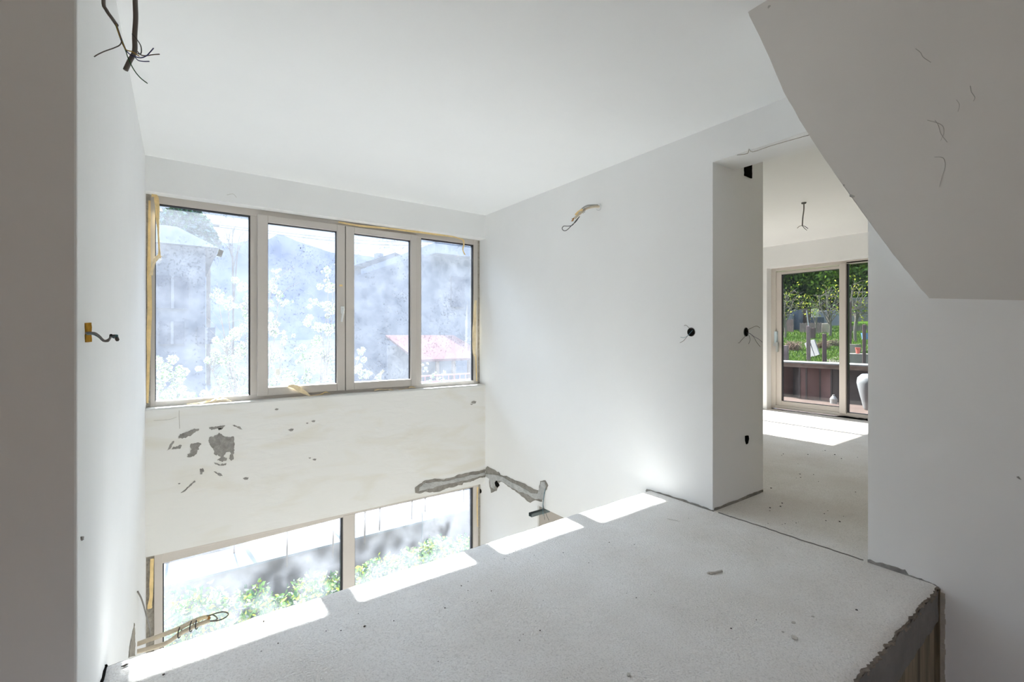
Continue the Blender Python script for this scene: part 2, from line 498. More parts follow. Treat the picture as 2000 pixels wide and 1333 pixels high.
# spandrel with a slightly uneven top arris
nx = 90
vs = []; fs = []
for i in range(nx+1):
    x = XL + (XR-XL)*i/nx
    q = .004*fr(x*9, 1) + .003*fr(x*30, 5)
    for (y, z) in ((YW, ZL), (YW, ZS-.012+q), (YW+.010, ZS+q*.6), (YO, ZS), (YO, ZL)):
        vs.append((x, y, z))
for i in range(nx):
    for k in range(5):
        a = i*5+k; b = i*5+(k+1) % 5
        fs.append((a, a+5, b+5, b))
fs.append((0,1,2,3,4)); fs.append(tuple(nx*5+k for k in reversed(range(5))))
w.add(vs, fs)
w.build('spandrel_wall', M['stained'], wf)
w = MB(); w.box(XR, 3.5, YW, YO, ZF-.2, ZC+.3); w.box(3.5, 5.5, YW, YO, -.3, ZC+.3); w.box(5.5, 7.36, YW, YO, ZH, ZC+.3); w.box(7.36, 7.75, YW, YO, -.3, ZC+.3)
w.box(5.5, 7.36, YW, YO, -.3, .03)
w.build('wall_beyond', M['plaster'], wf)

# left wall, ends with an outside corner near the camera
w = MB(); w.box(-1.7, XL, 1.60, YW, ZF-.2, ZC+.3)
wl = w.build('wall_left', M['plaster']); struct(wl, 'narrow white wall left of the window, its shaded end facing the camera', 'wall')
bevel(wl, .006)

# right wall with the doorway
DY0, DY1, DZ = .866, 1.71, 2.283
w = MB()
w.box(XR, 3.5, DY1, 2.3, ZF-.2, ZC+.3)
w.box(XR, 3.5, 2.3, 3.54, ZL+.03, ZC+.3)
w.box(XR, 3.5, 3.54, YW, ZF-.2, ZC+.3)
w.box(XR, 3.10, DY0, DY1, DZ, ZC+.3)
w.box(XR, 3.10, -2.6, DY0, ZF-.2, ZC+.3)
w.box(XR, 3.5, DY0, DY1, ZF-.2, -.3)
wr = w.build('wall_right', M['plaster_r']); struct(wr, 'long white wall with the doorway opening', 'wall')
wr2 = MB().box(3.5, 3.9, 2.3, 4.6, ZF-.2, -.3).build('lower_partition', M['plaster_r'], wr)

# back and side walls behind the camera
M['block'] = mat('bare_clay_block', (.70,.56,.45), .95, bump=.6, bscale=20, vary=.15, vscale=3)
w = MB(); w.box(-1.9, -.3, -2.2, -2.0, ZF-.2, ZC+.3); w.box(1.4, 7.8, -2.2, -2.0, ZF-.2, ZC+.3)
w.box(-.3, 1.4, -2.2, -2.0, ZF-.2, .65); w.box(-.3, 1.4, -2.2, -2.0, 1.9, ZC+.3)  # gap left here is an unseen window, added to brighten the near walls
wbk = w.build('wall_back', M['block']); struct(wbk, 'bare pale clay block wall with an opening added for light behind the viewpoint', 'wall')
w = MB(); w.box(-1.9, -1.7, -2.6, 1.6, ZF-.2, ZC+.3)
wbs = w.build('wall_stair_side', M['block']); struct(wbs, 'bare clay block wall beside the stairwell', 'wall')

# ceiling
w = MB(); w.box(-1.9, XR, -2.6, YW, ZC, ZC+.3)
ce = w.build('ceiling', M['ceil']); struct(ce, 'white plastered ceiling over the window bay', 'ceiling')
w = MB(); w.box(XR, 7.42, -2.6, DY0, ZC+.001, ZC+.3); w.box(3.10, 7.42, DY0, DY1, ZC+.001, ZC+.3); w.box(3.5, 7.42, DY1, YW, ZC+.001, ZC+.3)
ce2 = w.build('ceiling_beyond', M['ceil'], ce)

# far wall with the sliding door: header, column
w = MB()
w.box(7.42, 7.75, 3.568, YW, -.3, ZC+.3)
w.box(7.42, 7.75, -.3, 3.568, 2.19, ZC+.3)
w.box(7.42, 7.75, -2.6, -.3, -.3, ZC+.3)
wfar = w.build('wall_far', M['plaster']); struct(wfar, 'far wall of the next room around the sliding door', 'wall')

# landing floor: gritty screed with broken edges
nx, ny = 230, 90
def yfar(x): return 2.15 + .022*x + .006*fr(x*5, 2) + .005*fr(x*22, 9)
def ynear(x): 
    c = .012*fr(x*6, 4) + .011*fr(x*31, 7) + .006*fr(x*90,2)
    return .600 + c
vs = []; fs = []
for j in range(ny+1):
    for i in range(nx+1):
        x = XL + (XR-XL)*i/nx
        a, b = ynear(x), yfar(x)
        y = a + (b-a)*j/ny
        z = .004*noise.noise(Vector((x*2.2, y*2.2, 0))) - .002
        if j == 0: z -= .006 + .006*abs(fr(x*25, 3))
        if j == ny: z -= .005
        vs.append((x, y, z))
for j in range(ny):
    for i in range(nx):
        a = j*(nx+1)+i; fs.append((a, a+1, a+nx+2, a+nx+1))
fl = mk('floor', vs, fs, M['screed'], smooth=True)
struct(fl, 'rough grey concrete landing with a sunlit strip along the void', 'floor')
# side bodies
def edge_side(fn, out, name, z0, z1, m, sgn, nrow=7, rough=.012):
    vs=[]; fs=[]
    for i in range(nx+1):
        x = XL + (XR-XL)*i/nx
        y = fn(x)
        for k in range(nrow+1):
            q = k/nrow
            zt = -.008 - (.006*abs(fr(x*25,3)) if sgn < 0 else 0)
            z = zt + (z1-zt)*q + (.02*fr(x*6, 12) if k == nrow else 0)
            o = sgn*(out*min(1, q*2.2) + rough*fr(x*24, q*6, 2)*(0 if k == 0 else 1))
            vs.append((x, y+o, z))
    for i in range(nx):
        for k in range(nrow):
            a=i*(nrow+1)+k
            fs.append((a,a+1,a+nrow+2,a+nrow+1) if sgn<0 else (a,a+nrow+1,a+nrow+2,a+1))
    return mk(name, vs, fs, m, fl)
edge_side(ynear, .006, 'broken_edge', 0, -.028, M['concrete_e'], -1, nrow=5, rough=.006)
def ynear2(x): return ynear(x)*.15 + .6*.85 - .006
vs=[]; fs=[]
NR=6
for i in range(nx+1):
    x = XL + (XR-XL)*i/nx
    zb = -.16 - .10*max(0,min(1,(2.75-x)/.9)) *.6 + .012*fr(x*9,31)
    for k in range(NR+1):
        q=k/NR
        vs.append((x, ynear2(x)+.004*fr(x*8,q*3,3), -.018 + (zb+.018)*q))
for i in range(nx):
    for k in range(NR):
        a=i*(NR+1)+k; fs.append((a,a+1,a+NR+2,a+NR+1))
mk('screed_side', vs, fs, M['screed_side'], fl)
MB().box(XL, 2.80, .606, 2.10, -.9, -.02).build('slab_body', M['formwork'], fl) if False else None
w = MB(); w.box(XL, 2.815, .606, .85, ZF, -.03)
w.build('stair_beam', M['formwork'], fl)
w = MB(); w.box(XL, XR, .851, 2.135, -.30, -.02)
w.build('slab_body', M['screed_side'], fl)
edge_side(yfar, .002, 'void_edge', 0, -.30, M['screed_side'], 1, nrow=6, rough=.004)
w = MB(); w.box(2.826, 2.8405, .590, .66, ZF, -.016)
w.build('wall_gap', M['formwork'], fl)
# next room's floor
nx2, ny2 = 60, 60
vs=[]; fs=[]
for j in range(ny2+1):
    for i in range(nx2+1):
        x = XR + (7.62-XR)*i/nx2; y = -2.6 + (YW+.2+2.6)*j/ny2
        vs.append((x,y,.003*noise.noise(Vector((x*2,y*2,3)))-.004))
for j in range(ny2):
    for i in range(nx2):
        a=j*(nx2+1)+i; fs.append((a,a+1,a+nx2+2,a+nx2+1))
f2 = mk('floor_beyond', vs, fs, M['screed'], fl, smooth=True)
MB().box(3.5, 7.75, -2.6, YO, -.3, -.02).build('slab_beyond', M['screed_side'], fl)
MB().box(XR+.003, 3.5, DY0+.001, DY1-.001, -.299, -.02).build('threshold_slab', M['screed_side'], fl)
# lower floor
fl2 = MB().box(-1.9, 3.9, -2.8, YO, ZF-.2, ZF).build('floor_lower', M['screed']); struct(fl2, 'pale concrete floor of the storey below the void', 'floor')

# sloping soffit of the upper stair
E = [Vector((2.84,.63,1.322)), Vector((2.52,.77,1.669)), Vector((2.138,.937,2.167)), Vector((1.95,1.02,2.517))]
E = [P(1815,583,x=2.84)]
def onplane(u,v):
    r=ray(u,v); n=Vector((.39,.89,0)); t=1.668/(n.dot(r)); return Vector((r.x*t,r.y*t,r.z*t+H))
E += [onplane(*q) for q in ((1755,510),(1695,430),(1612,312),(1540,195),(1497,100),(1460,15))]
E[-1].z = ZC + .002
E = smooth_line(E, 6)
B = []
for i,p in enumerate(E):
    q=i/(len(E)-1)
    B.append(Vector((p.x - .25*q, -2.6, p.z - .30*(1-q))))
vs=[]; fs=[]; K=40
for i in range(len(E)):
    for k in range(K+1):
        q=k/K; p=E[i].lerp(B[i], q)
        if 0<i<len(E)-1: p=p+Vector((0,0,.006*fr(p.x*3,p.y*3,7)))
        if k==0: p=p+Vector((.0,.003*fr(i*.9,2),.004*fr(i*.8,3)))
        vs.append(p)
for i in range(len(E)-1):
    for k in range(K):
        a=i*(K+1)+k; fs.append((a,a+1,a+K+2,a+K+1))
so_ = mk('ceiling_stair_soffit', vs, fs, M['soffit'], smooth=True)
struct(so_, 'grey sloping plaster underside of the stair going up', 'ceiling')
vs=[]; fs=[]
for p in E: vs += [p, Vector((p.x,p.y,ZC+.05))]
for i in range(len(E)-1): fs.append((2*i,2*i+1,2*i+3,2*i+2))
mk('stair_side', vs, fs, M['plaster'], so_)

# ------------------------------------------------------------------ windows
def frame_bar(mb, x0,x1,z0,z1,y0,y1): mb.box(x0,x1,y0,y1,z0,z1)
YF = 4.585   # inner face of the frames
def wx(u, y=4.64): return P(u, 655, y=y).x
def ring(x0,x1,z0,z1,wl_,wr_,wb_,wt_,y0,y1):
    mb=MB(); 
    mb.box(x0,x0+wl_,y0,y1,z0,z1); mb.box(x1-wr_,x1,y0,y1,z0,z1)
    mb.box(x0+wl_,x1-wr_,y0,y1,z0,z0+wb_); mb.box(x0+wl_,x1-wr_,y0,y1,z1-wt_,z1)
    return mb
W1 = empty('window_1', (1.3, 4.6, ZS)); W1['kind']='structure'; W1['label']='upper four pane window with beige frames and dusty glass'; W1['category']='window'
gx = [wx(303), wx(488), wx(521), wx(655), wx(688), wx(798), wx(820), wx(922)]
zt, zb = 2.19, .628
zts, zbs = 2.145, .688
mb = ring(XL+.025, XR-.03, ZS-.0, ZH, gx[0]-XL-.025, XR-.03-gx[7], zb-ZS, ZH-zt, YF+.02, YO-.02)
m1a, m1b = gx[1], wx(503)
mb.box(m1a, m1b, YF+.02, YO-.02, zb, zt); m2a, m2b = wx(808), gx[6]
mb.box(m2a, m2b, YF+.02, YO-.02, zb, zt)
fo = mb.build('frame', M['frame'], W1); bevel(fo, .003)
xc = wx(671)
for (a,b,ga,gb,nm) in ((m1b-.008, xc-.003, gx[2], gx[3],'l'), (xc+.003, m2a+.006, gx[4], gx[5],'r')):
    s_ = ring(a, b, ZS+.03, ZH-.045, ga-a, b-gb, zbs-ZS-.03, ZH-.045-zts, YF-.012, YF+.06).build('sash', M['frame'], W1); bevel(s_, .004, 3)
    g = ring(ga-.001, gb+.001, zbs-.001, zts+.001, .007,.007,.004,.007, YF+.02, YF+.05).build('gasket', M['gasket'], s_)
    MB().box(ga, gb, YF+.038, YF+.044, zbs, zts).build('glass', M['glass_up'], s_)
for (ga,gb) in ((gx[0],gx[1]),(gx[6],gx[7])):
    g = ring(ga-.001, gb+.001, zb-.001, zt+.001, .006,.012,.004,.010, YF+.03, YF+.07).build('gasket', M['gasket'], W1)
    MB().box(ga, gb, YF+.055, YF+.061, zb, zt).build('glass', M['glass_up'], W1)
MB().box(xc-.006, xc+.006, YF+.0, YF+.06, ZS+.03, ZH-.05).build('meeting_gap', M['gasket'], W1)
# handle
hx, hz = wx(668, YF), P(668,606,y=YF).z
hd = MB(); hd.box(hx-.016, hx+.016, YF-.026, YF-.012, hz-.035, hz+.035)
ho = hd.build('handle', M['alu'], W1); bevel(ho,.004)
hd = MB(); hd.tube([(hx, YF-.02, hz+.01),(hx, YF-.052, hz+.008),(hx-.006, YF-.062, hz-.02),(hx-.02, YF-.06, hz-.115)], [.009,.010,.009,.008], 8)
hd.build('lever', M['alu'], ho, smooth=True)
# stickers on the glass
def sticker(u,v,wd,ht,ang,yy=YF+.034, m=None, par=W1):
    c=P(u,v,y=yy); ca,sa=math.cos(ang),math.sin(ang)
    pts=[(-wd,-ht),(wd,-ht),(wd,ht),(-wd,ht)]
    vs=[(c.x+a*ca-b*sa, yy, c.z+a*sa+b*ca) for a,b in pts]+[(c.x+a*ca-b*sa, yy-.001, c.z+a*sa+b*ca) for a,b in pts]
    return mk('sticker', vs, [(0,1,2,3),(7,6,5,4),(0,4,5,1),(1,5,6,2),(2,6,7,3),(3,7,4,0)], m or M['sticker'], par)
M['sticker_w'] = paper('white_sticker', (.85,.85,.83), .16)
s1=sticker(430,495,.018,.030,-.3, yy=YF+.05); s1['label']='grey printed sticker'
sticker(543,727,.018,.028,.1, m=M['sticker_w']); sticker(746,728,.030,.012,.9, m=M['sticker_w'])
sticker(587,485,.004,.004,0, m=M['gasket'])

W2 = empty('window_2', (1.3, 4.6, ZF)); W2['kind']='structure'; W2['label']='tall window of the storey below, two large panes seen over the landing edge'; W2['category']='window'
lg=[wx(318), wx(667), wx(690), wx(920)]
zlt, zlb = -.592, ZF+.09
mb = ring(XL+.05, XR-.035, ZF, ZL+.02, lg[0]-XL-.05, XR-.035-lg[3], .09, ZL+.02-zlt, YF, YO-.02)
mb.box(lg[1], lg[2], YF, YO-.02, zlb, zlt)
fo=mb.build('frame', M['frame'], W2); bevel(fo,.004,3)
x0_,x1_=lg[0]-.002,lg[1]+.002
w=MB(); w.add([(x0_,YF+.001,-.652),(x1_,YF+.001,-.606),(x1_,YF+.001,-.585),(x0_,YF+.001,-.585),(x0_,YF+.048,-.652),(x1_,YF+.048,-.606),(x1_,YF+.048,-.585),(x0_,YF+.048,-.585)],[(0,1,2,3),(7,6,5,4),(0,4,5,1),(1,5,6,2),(2,6,7,3),(3,7,4,0)])
w.build('packing_strip', M['frame'], W2)
for a,b in ((lg[0],lg[1]),(lg[2],lg[3])):
    ring(a-.001,b+.001,zlb,zlt+.001,.008,.014,.004,.010,YF+.02,YF+.07).build('gasket', M['gasket'], W2)
    MB().box(a,b,YF+.05,YF+.056,zlb,zlt).build('glass', M['glass_low'], W2)
sticker(805,1072,.018,.013,.08,yy=YF+.047,m=M['sticker_w'],par=W2)
# third window of the next room (lets the sun onto its floor)
W3 = empty('window_3', (6.4,4.6,0)); W3['kind']='structure'; W3['label']='window of the next room hidden behind the wall pier'; W3['category']='window'
mb = ring(5.5,7.36,.03,ZH,.05,.05,.05,.06,YF,YO-.02); mb.box(6.38,6.45,YF,YO-.02,.08,2.19)
mb.build('frame', M['frame'], W3)
MB().box(5.55,6.38,YF+.05,YF+.056,.08,2.19).build('glass', M['glass_tint'], W3); MB().box(6.45,7.31,YF+.05,YF+.056,.08,2.19).build('glass', M['glass_tint'], W3)

# sliding door
XD = 7.56
def dy(u, x=XD): return P(u,655,x=x).y
D1 = empty('door_1', (XD+.05, 2.2, 0)); D1['kind']='structure'; D1['label']='sliding glass terrace door in the next room with beige frame'; D1['category']='door'
def yring(x0,x1,ya,yb,z0,z1,wa,wb_,wbt,wtp):
    mb=MB(); mb.box(x0,x1,ya,ya+wa,z0,z1); mb.box(x0,x1,yb-wb_,yb,z0,z1)
    mb.box(x0,x1,ya+wa,yb-wb_,z0,z0+wbt); mb.box(x0,x1,ya+wa,yb-wb_,z1-wtp,z1); return mb
y_out = 3.568; y_post = dy(1640); y_post2=dy(1653)
fo = yring(XD, XD+.12, -.3, y_out, .01, 2.19, .06, .07, .05, .045)
fo.box(XD-.02, XD+.12, y_post2, y_post, .05, 2.15)
fo = fo.build('frame', M['frame'], D1); bevel(fo,.004)
gy0, gy1 = y_post, dy(1525)
gz0, gz1 = P(1526,783,x=XD+.05).z, P(1526,537,x=XD+.05).z
s_ = yring(XD+.02, XD+.07, y_post-.02, dy(1513), .06, 2.13, .02+.0, dy(1513)-gy1, gz0-.06, 2.13-gz1).build('sash', M['frame'], D1); bevel(s_,.004)
yring(XD+.03,XD+.06,gy0,gy1+.002,gz0,gz1+.002,.004,.018,.006,.010).build('gasket', M['gasket'], s_)
MB().box(XD+.048,XD+.054,gy0,gy1,gz0,gz1).build('glass', M['glass_door'], s_)
ya, yb = -.24, y_post2
z0_, z1_ = P(1655,806,x=XD+.04).z, P(1655,513,x=XD+.04).z
yring(XD+.01,XD+.06,ya,yb+.002,z0_,z1_+.002,.01,.022,.006,.012).build('gasket', M['gasket'], D1)
fxf = yring(XD,XD+.05,ya-.0,yb,.055,2.15,.02,.002,z0_-.055,2.15-z1_).build('frame_fixed', M['frame'], D1)
MB().box(XD+.04,XD+.046,ya,yb,z0_,z1_).build('glass', M['glass_door'], D1)
hy, hz_ = dy(1516), P(1516,660,x=XD).z
hd=MB().box(XD-.03,XD+.02,hy-.018,hy+.018,hz_-.09,hz_+.10).build('handle', mat('pale_blue_film',(.50,.62,.68),.4), D1); bevel(hd,.006)
MB().box(XD-.045,XD-.02,hy-.045,hy-.012,hz_-.22,hz_-.07).build('lever', M['steel'], hd)
MB().box(XD-.035,XD+.02,hy-.03,hy+.03,hz_-.13,hz_-.085).build('lock', M['steel'], hd)
# dark gap and rubble along the threshold
patch('threshold_gap', [(1507,798),(1560,805),(1600,811),(1640,812),(1695,818),(1695,823),(1640,818),(1590,813),(1540,805),(1507,802)], M['dark'], wfar, x=7.54, amp=1.0, step=5, seed=9)

# mortar strip at the reveals
w=MB(); w.box(XL, XL+.028, YF+.012, YO-.03, ZS, ZH)
w.build('gap_filler', M['foam'], wf)
w=MB(); w.box(XR-.033, XR, YF+.03, YO-.03, ZS, ZH); w.box(XR-.037, XR, YF+.015, YO-.03, ZF, ZL+.02); w.box(XL, XL+.052, YF+.02, YO-.03, ZF, ZL+.02)
w.build('gap_filler', M['foam'], wf)

# ------------------------------------------------------------------ bare patches and repairs on the walls
def fp(name, poly, m=None, seed=1, amp=1.3, step=1.3, th=.002): return patch(name, poly, m or M['render'], wf, y=YW, th=th, amp=amp, step=step, seed=seed)
def cr8(pts, ox=310, oy=810, s=.12): return [(ox+a*s, oy+b*s) for a,b in pts]
fp('bare_patch', cr8([(830,375),(920,345),(980,300),(1040,345),(1130,365),(1210,355),(1240,460),(1225,600),(1215,720),(1180,750),(1140,715),(1170,650),(1160,590),(1100,610),(1050,680),(1060,700),(1110,700),(1110,765),(1030,775),(950,745),(1010,700),(960,650),(940,670),(905,640),(900,590),(850,520),(830,465),(800,430)]), seed=2)
fp('bare_patch', cr8([(505,490),(590,460),(690,465),(650,560),(620,640),(520,710),(460,690),(480,650),(520,620),(525,550)]), seed=3)
fp('bare_patch', cr8([(310,390),(330,335),(430,290),(580,235),(660,240),(600,290),(500,350),(400,385)]), seed=4)
fp('bare_patch', cr8([(820,225),(900,195),(1080,180),(1050,220),(990,255),(940,225),(870,250)]), seed=5)
fp('bare_patch', cr8([(1190,170),(1240,175),(1330,205),(1365,245),(1320,240),(1260,205)]), seed=6, amp=.8)
fp('bare_patch', cr8([(210,570),(240,530),(300,515),(380,500),(360,550),(290,560)]), seed=7)
fp('bare_patch', cr8([(675,880),(720,860),(730,930),(690,970),(665,930)]), seed=8)
fp('bare_patch', cr8([(360,1278),(420,1230),(500,1150),(590,1070),(600,1100),(520,1160),(430,1250)]), seed=9, amp=.8)
fp('bare_patch', cr8([(900,780),(960,800),(1000,820),(1100,790),(1090,830),(980,828),(910,805)]), seed=10)
fp('bare_patch', cr8([(895,930),(940,935),(1000,960),(1040,1000),(990,1005),(940,960)]), seed=11)
fp('bare_patch', cr8([(130,590),(200,470),(250,430),(235,480),(190,560)]), seed=12, amp=.7)
for q,(a,b) in enumerate(((600,827),(612,823),(568,840),(605,895),(614,898),(925,786),(921,790),(540,800),(480,935),(350,945),(430,838))):
    s_=2.5+(q%3)*1.6
    fp('chipped_spot', [(a-s_,b),(a,b-s_*.4),(a+s_,b-s_*.3),(a+s_*.6,b+s_*.4),(a-s_*.3,b+s_*.5)], seed=20+q, amp=.4, step=1.5)
def c4(pts): return [(800+a*.16, 880+b*.16) for a,b in pts]
patch('mortar_repair', c4([(75,520),(70,465),(110,420),(180,370),(300,352),(420,358),(540,330),(610,295),(720,275),(850,250),(925,235),(925,330),(850,345),(740,385),(650,395),(640,420),(570,435),(480,450),(400,480),(370,500),(240,520),(200,512),(140,530)]), M['mortar_b'], wf, y=YW, th=.004, amp=1.3, seed=31)
patch('mortar_skim', c4([(110,500),(120,450),(190,400),(330,385),(480,370),(620,330),(760,300),(925,275),(925,300),(800,335),(660,370),(500,400),(330,440),(200,480)]), M['mortar'], wf, y=YW, th=.007, amp=.9, seed=32)
patch('mortar_repair', c4([(928,240),(950,200),(1000,225),(1090,260),(1110,295),(1220,330),(1290,370),(1400,405),(1480,460),(1570,490),(1600,380),(1660,365),(1690,430),(1680,480),(1640,520),(1620,630),(1540,610),(1480,635),(1400,590),(1350,540),(1270,480),(1190,420),(1120,390),(1080,400),(1060,490),(1000,520),(975,440),(975,350),(928,310)]), M['mortar_b'], wr, x=XR, th=.004, amp=1.4, seed=33)
patch('mortar_skim', c4([(935,290),(1050,300),(1150,330),(1260,390),(1380,450),(1480,520),(1570,530),(1610,390),(1655,385),(1670,440),(1630,600),(1540,595),(1450,540),(1330,500),(1230,440),(1120,370),(1060,370),(1040,480),(990,450),(985,350),(935,320)]), M['mortar'], wr, x=XR, th=.007, amp=.9, seed=34)

def hole(poly, par, x=None, y=None, seed=1, name='wall_hole', amp=.3, step=2, m=None): return patch(name, poly, m or M['dark'], par, x=x, y=y, th=.008, amp=amp, step=step, seed=seed)
def circ(u,v,ru,rv,n=14): return [(u+ru*math.cos(2*math.pi*k/n), v+rv*math.sin(2*math.pi*k/n)) for k in range(n)]
hole(c4([(1045,395),(1062,372),(1080,400),(1095,430),(1075,455),(1055,430)]), wr, x=XR-.004, seed=41)
hole(circ(938,960,2.6,4.5), wr, x=XR, seed=42)
hole([(1453,327),(1467,322.5),(1467,349),(1453,343.5)], wr, y=DY1, seed=43, amp=.3)
hole([(1455,852),(1460,851),(1461,858),(1459,866),(1457,868),(1455,862)], wr, y=DY1, seed=44)
M['rim'] = mat('box_rim', (.20,.20,.19), .8)
# floor line bare strips along the walls
patch('bare_edge', [(1263,957),(1280,961),(1310,969),(1340,978),(1375,990),(1394,997),(1394,1001),(1370,996),(1330,981),(1290,970),(1263,960)], M['mortar_b'], wr, x=XR, th=.006, amp=1.2, step=4, seed=51)
patch('bare_edge', [(1394,997),(1420,990),(1450,981),(1470,972),(1489,961),(1489,957),(1465,966),(1440,977),(1420,984),(1408,990),(1396,993)], M['mortar_b'], wr, y=DY1, th=.006, amp=1.0, step=4, seed=52)
patch('bare_edge', [(1695,1093),(1715,1099),(1745,1107),(1768,1113),(1775,1123),(1800,1131),(1826,1142),(1835,1148),(1828,1149),(1790,1138),(1740,1120),(1710,1109),(1695,1103)], M['render'], wr, x=XR, th=.004, amp=1.2, step=4, seed=53)
M['filler'] = mat('pale_filler',(.50,.46,.40),.95,bump=.8,bscale=40,vary=.15,vscale=12)
w=MB()
for i in range(40):
    z0=-.03-.023*i; q=.006*fr(i*.5,2); w.box(XR-.004-.003*abs(fr(i*.7,5)), XR+.002, .574+q, .590, z0-.0235, z0)
w.build('ragged_plaster', M['filler'], wr)
w=MB().box(XR+.02, 3.49, 3.532, 3.5405, ZF, ZL+.028).build('jamb_shade_sheet', mat('jamb_shade_tone',(.50,.465,.43),.95,vary=.05), wr)  # thin sheet over the white jamb, the jamb's shade put into its colour
patch('bare_edge', [(262,1218),(263,1283),(250,1286),(255,1250)], M['foam'], wl, x=XL, th=.004, amp=.8, step=4, seed=55, side=1)
patch('scuff_mark', [(1985,932),(1990,931),(1995,938),(1990,936)], M['render'], wr, x=XR, amp=.3, step=2, seed=56, th=.001)
patch('chipped_spot', [(157,1049),(161,1049),(161,1055),(158,1057)], M['render'], wl, x=XL, amp=.6, step=2, seed=57, side=1)
# dark crack where the landing meets the left wall
patch('wall_crack', [(205,1299),(207,1303),(203,1318),(198,1332),(193,1345),(191,1345),(198,1325),(203,1308)], M['dark'], wl, x=XL, amp=.8, step=3, seed=58, side=1, th=.006)
# rough joint between the landing and the next room's floor
w=MB()
jp=[]
for i in range(60):
    y=DY0+.02+(DY1-DY0-.06)*i/59
    jp.append((XR+.012*fr(y*9,3)+.0, y, .0))
w.tube(jp, .0035, 5, sub=1)
w.build('floor_joint', M['screed_side'], fl)

# fine cracks over the doorway
def crack(pts, par, m=None, r=.0016, x=None, y=None, z=None, n=5):
    mb=MB(); q=[P(a,b,x=x,y=y,z=z) for a,b in pts]
    mb.tube(q, r, n, sub=3); return mb.build('crack', m or M['foam'], par)
crack([(1440,303),(1460,300),(1463,291),(1470,297),(1500,287),(1513,283),(1530,278),(1580,264)], wr, x=XR, r=.0022)

crack([(350,802),(350,815),(351,838)], wf, M['foam'], y=YW, r=.0012)
crack([(300,822),(330,820),(345,815)], wf, M['foam'], y=YW, r=.0010)
crack([(443,381),(455,379),(462,386)], wf, M['foam'], y=YW, r=.0010)
from mathutils.bvhtree import BVHTree
sv=[v.co.copy() for v in so_.data.vertices]; sf=[tuple(p.vertices) for p in so_.data.polygons]
bvh=BVHTree.FromPolygons(sv,sf)
M['hair']=mat('hairline',(.45,.435,.415),.95)
for cp in ([(1826,235),(1832,244),(1838,262),(1850,278)],[(1895,168),(1897,180),(1904,190),(1901,198)],[(1811,235),(1832,241),(1842,248),(1843,262),(1837,275)],[(1825,307),(1842,309),(1846,325),(1840,345),(1835,365)],[(1788,95),(1798,103),(1803,112),(1818,122)],[(1868,195),(1874,205),(1871,218)],[(1700,440),(1716,458)]):
    pts=[]
    for u,v in cp:
        r=ray(u,v).normalized(); h=bvh.ray_cast(Vector((0,0,H)), r)
        if h[0] is not None: pts.append(h[0]-r*.0006)
    if len(pts)>1: MB().tube(pts,.0008,4,sub=3).build('crack',M['hair'],so_)
def chip(u,v,s_,seed):
    r=ray(u,v).normalized(); h=bvh.ray_cast(Vector((0,0,H)), r)
    if h[0] is not None:
        n_=h[1]; a_=n_.orthogonal().normalized(); b_=n_.cross(a_); rn=random.Random(seed); vs=[]
        for k in range(9):
            an=k*2*math.pi/9; q=s_*rn.uniform(.6,1.3); vs.append(h[0]-r*.0008+a_*q*math.cos(an)+b_*q*math.sin(an))
        mk('chip',vs,[tuple(range(9))],M['hair'],so_)
chip(1502,13,.006,1); chip(1664,383,.009,2); chip(1648,362,.005,3)

# ------------------------------------------------------------------ cables and wires
def wire(name, pts, r, m, par, n=6, sub=5): return MB().tube(pts, r, n, sub=sub).build(name, m, par, smooth=True)
def Pd(u, v, d):
    """point at distance-along-y d"""
    return P(u, v, y=d)

# pair of grey cables hanging from the ceiling, top left
yc = 1.46
C1 = empty('ceiling_cables', P(262,20,y=yc)); tag(C1, 'two thick grey cables hanging from the ceiling near the left wall, stripped wire ends splayed', 'cable')
wire('cable', [(P(258,0,y=yc).x, yc, ZC), P(263,-60,y=yc), P(264,0,y=yc), P(265,35,y=yc), P(263,70,y=yc), P(263,100,y=yc), P(254,118,y=yc), P(245,137,y=yc)], .0052, M['cable_g'], C1, 8)
wire('cable', [(P(214,0,y=yc+.05).x, yc+.05, ZC), P(208,-80,y=yc+.05), P(202,0,y=yc+.04), P(208,20,y=yc+.03), P(219,36,y=yc+.02), P(228,49,y=yc)], .0040, M['cable_g'], C1, 8)
def w2(pts, m, r=.0012): wire('wire', [P(a,b,y=yc-.01-.002*i) for i,(a,b) in enumerate(pts)], r, m, C1)
w2([(228,49),(234,68),(237,80),(234,88),(222,94),(205,100),(192,106),(184,111)], M['cable_g'])
w2([(227,48),(232,66),(240,85),(246,97),(258,101),(266,106),(272,110)], M['w_yel'])
w2([(228,49),(237,75),(246,97),(252,105),(262,110),(275,113),(286,109),(293,102),(300,94)], M['w_blue'])
w2([(226,49),(236,78),(245,98),(249,110),(254,122),(262,137),(274,152),(288,163)], M['w_green'])
w2([(258,66),(268,78),(275,90),(276,102),(273,106),(268,104)], M['cable_d'])
w2([(268,100),(275,107),(284,109),(298,107),(312,106)], M['w_brown'])
w2([(264,112),(270,118),(280,120),(292,120)], M['w_blue'])

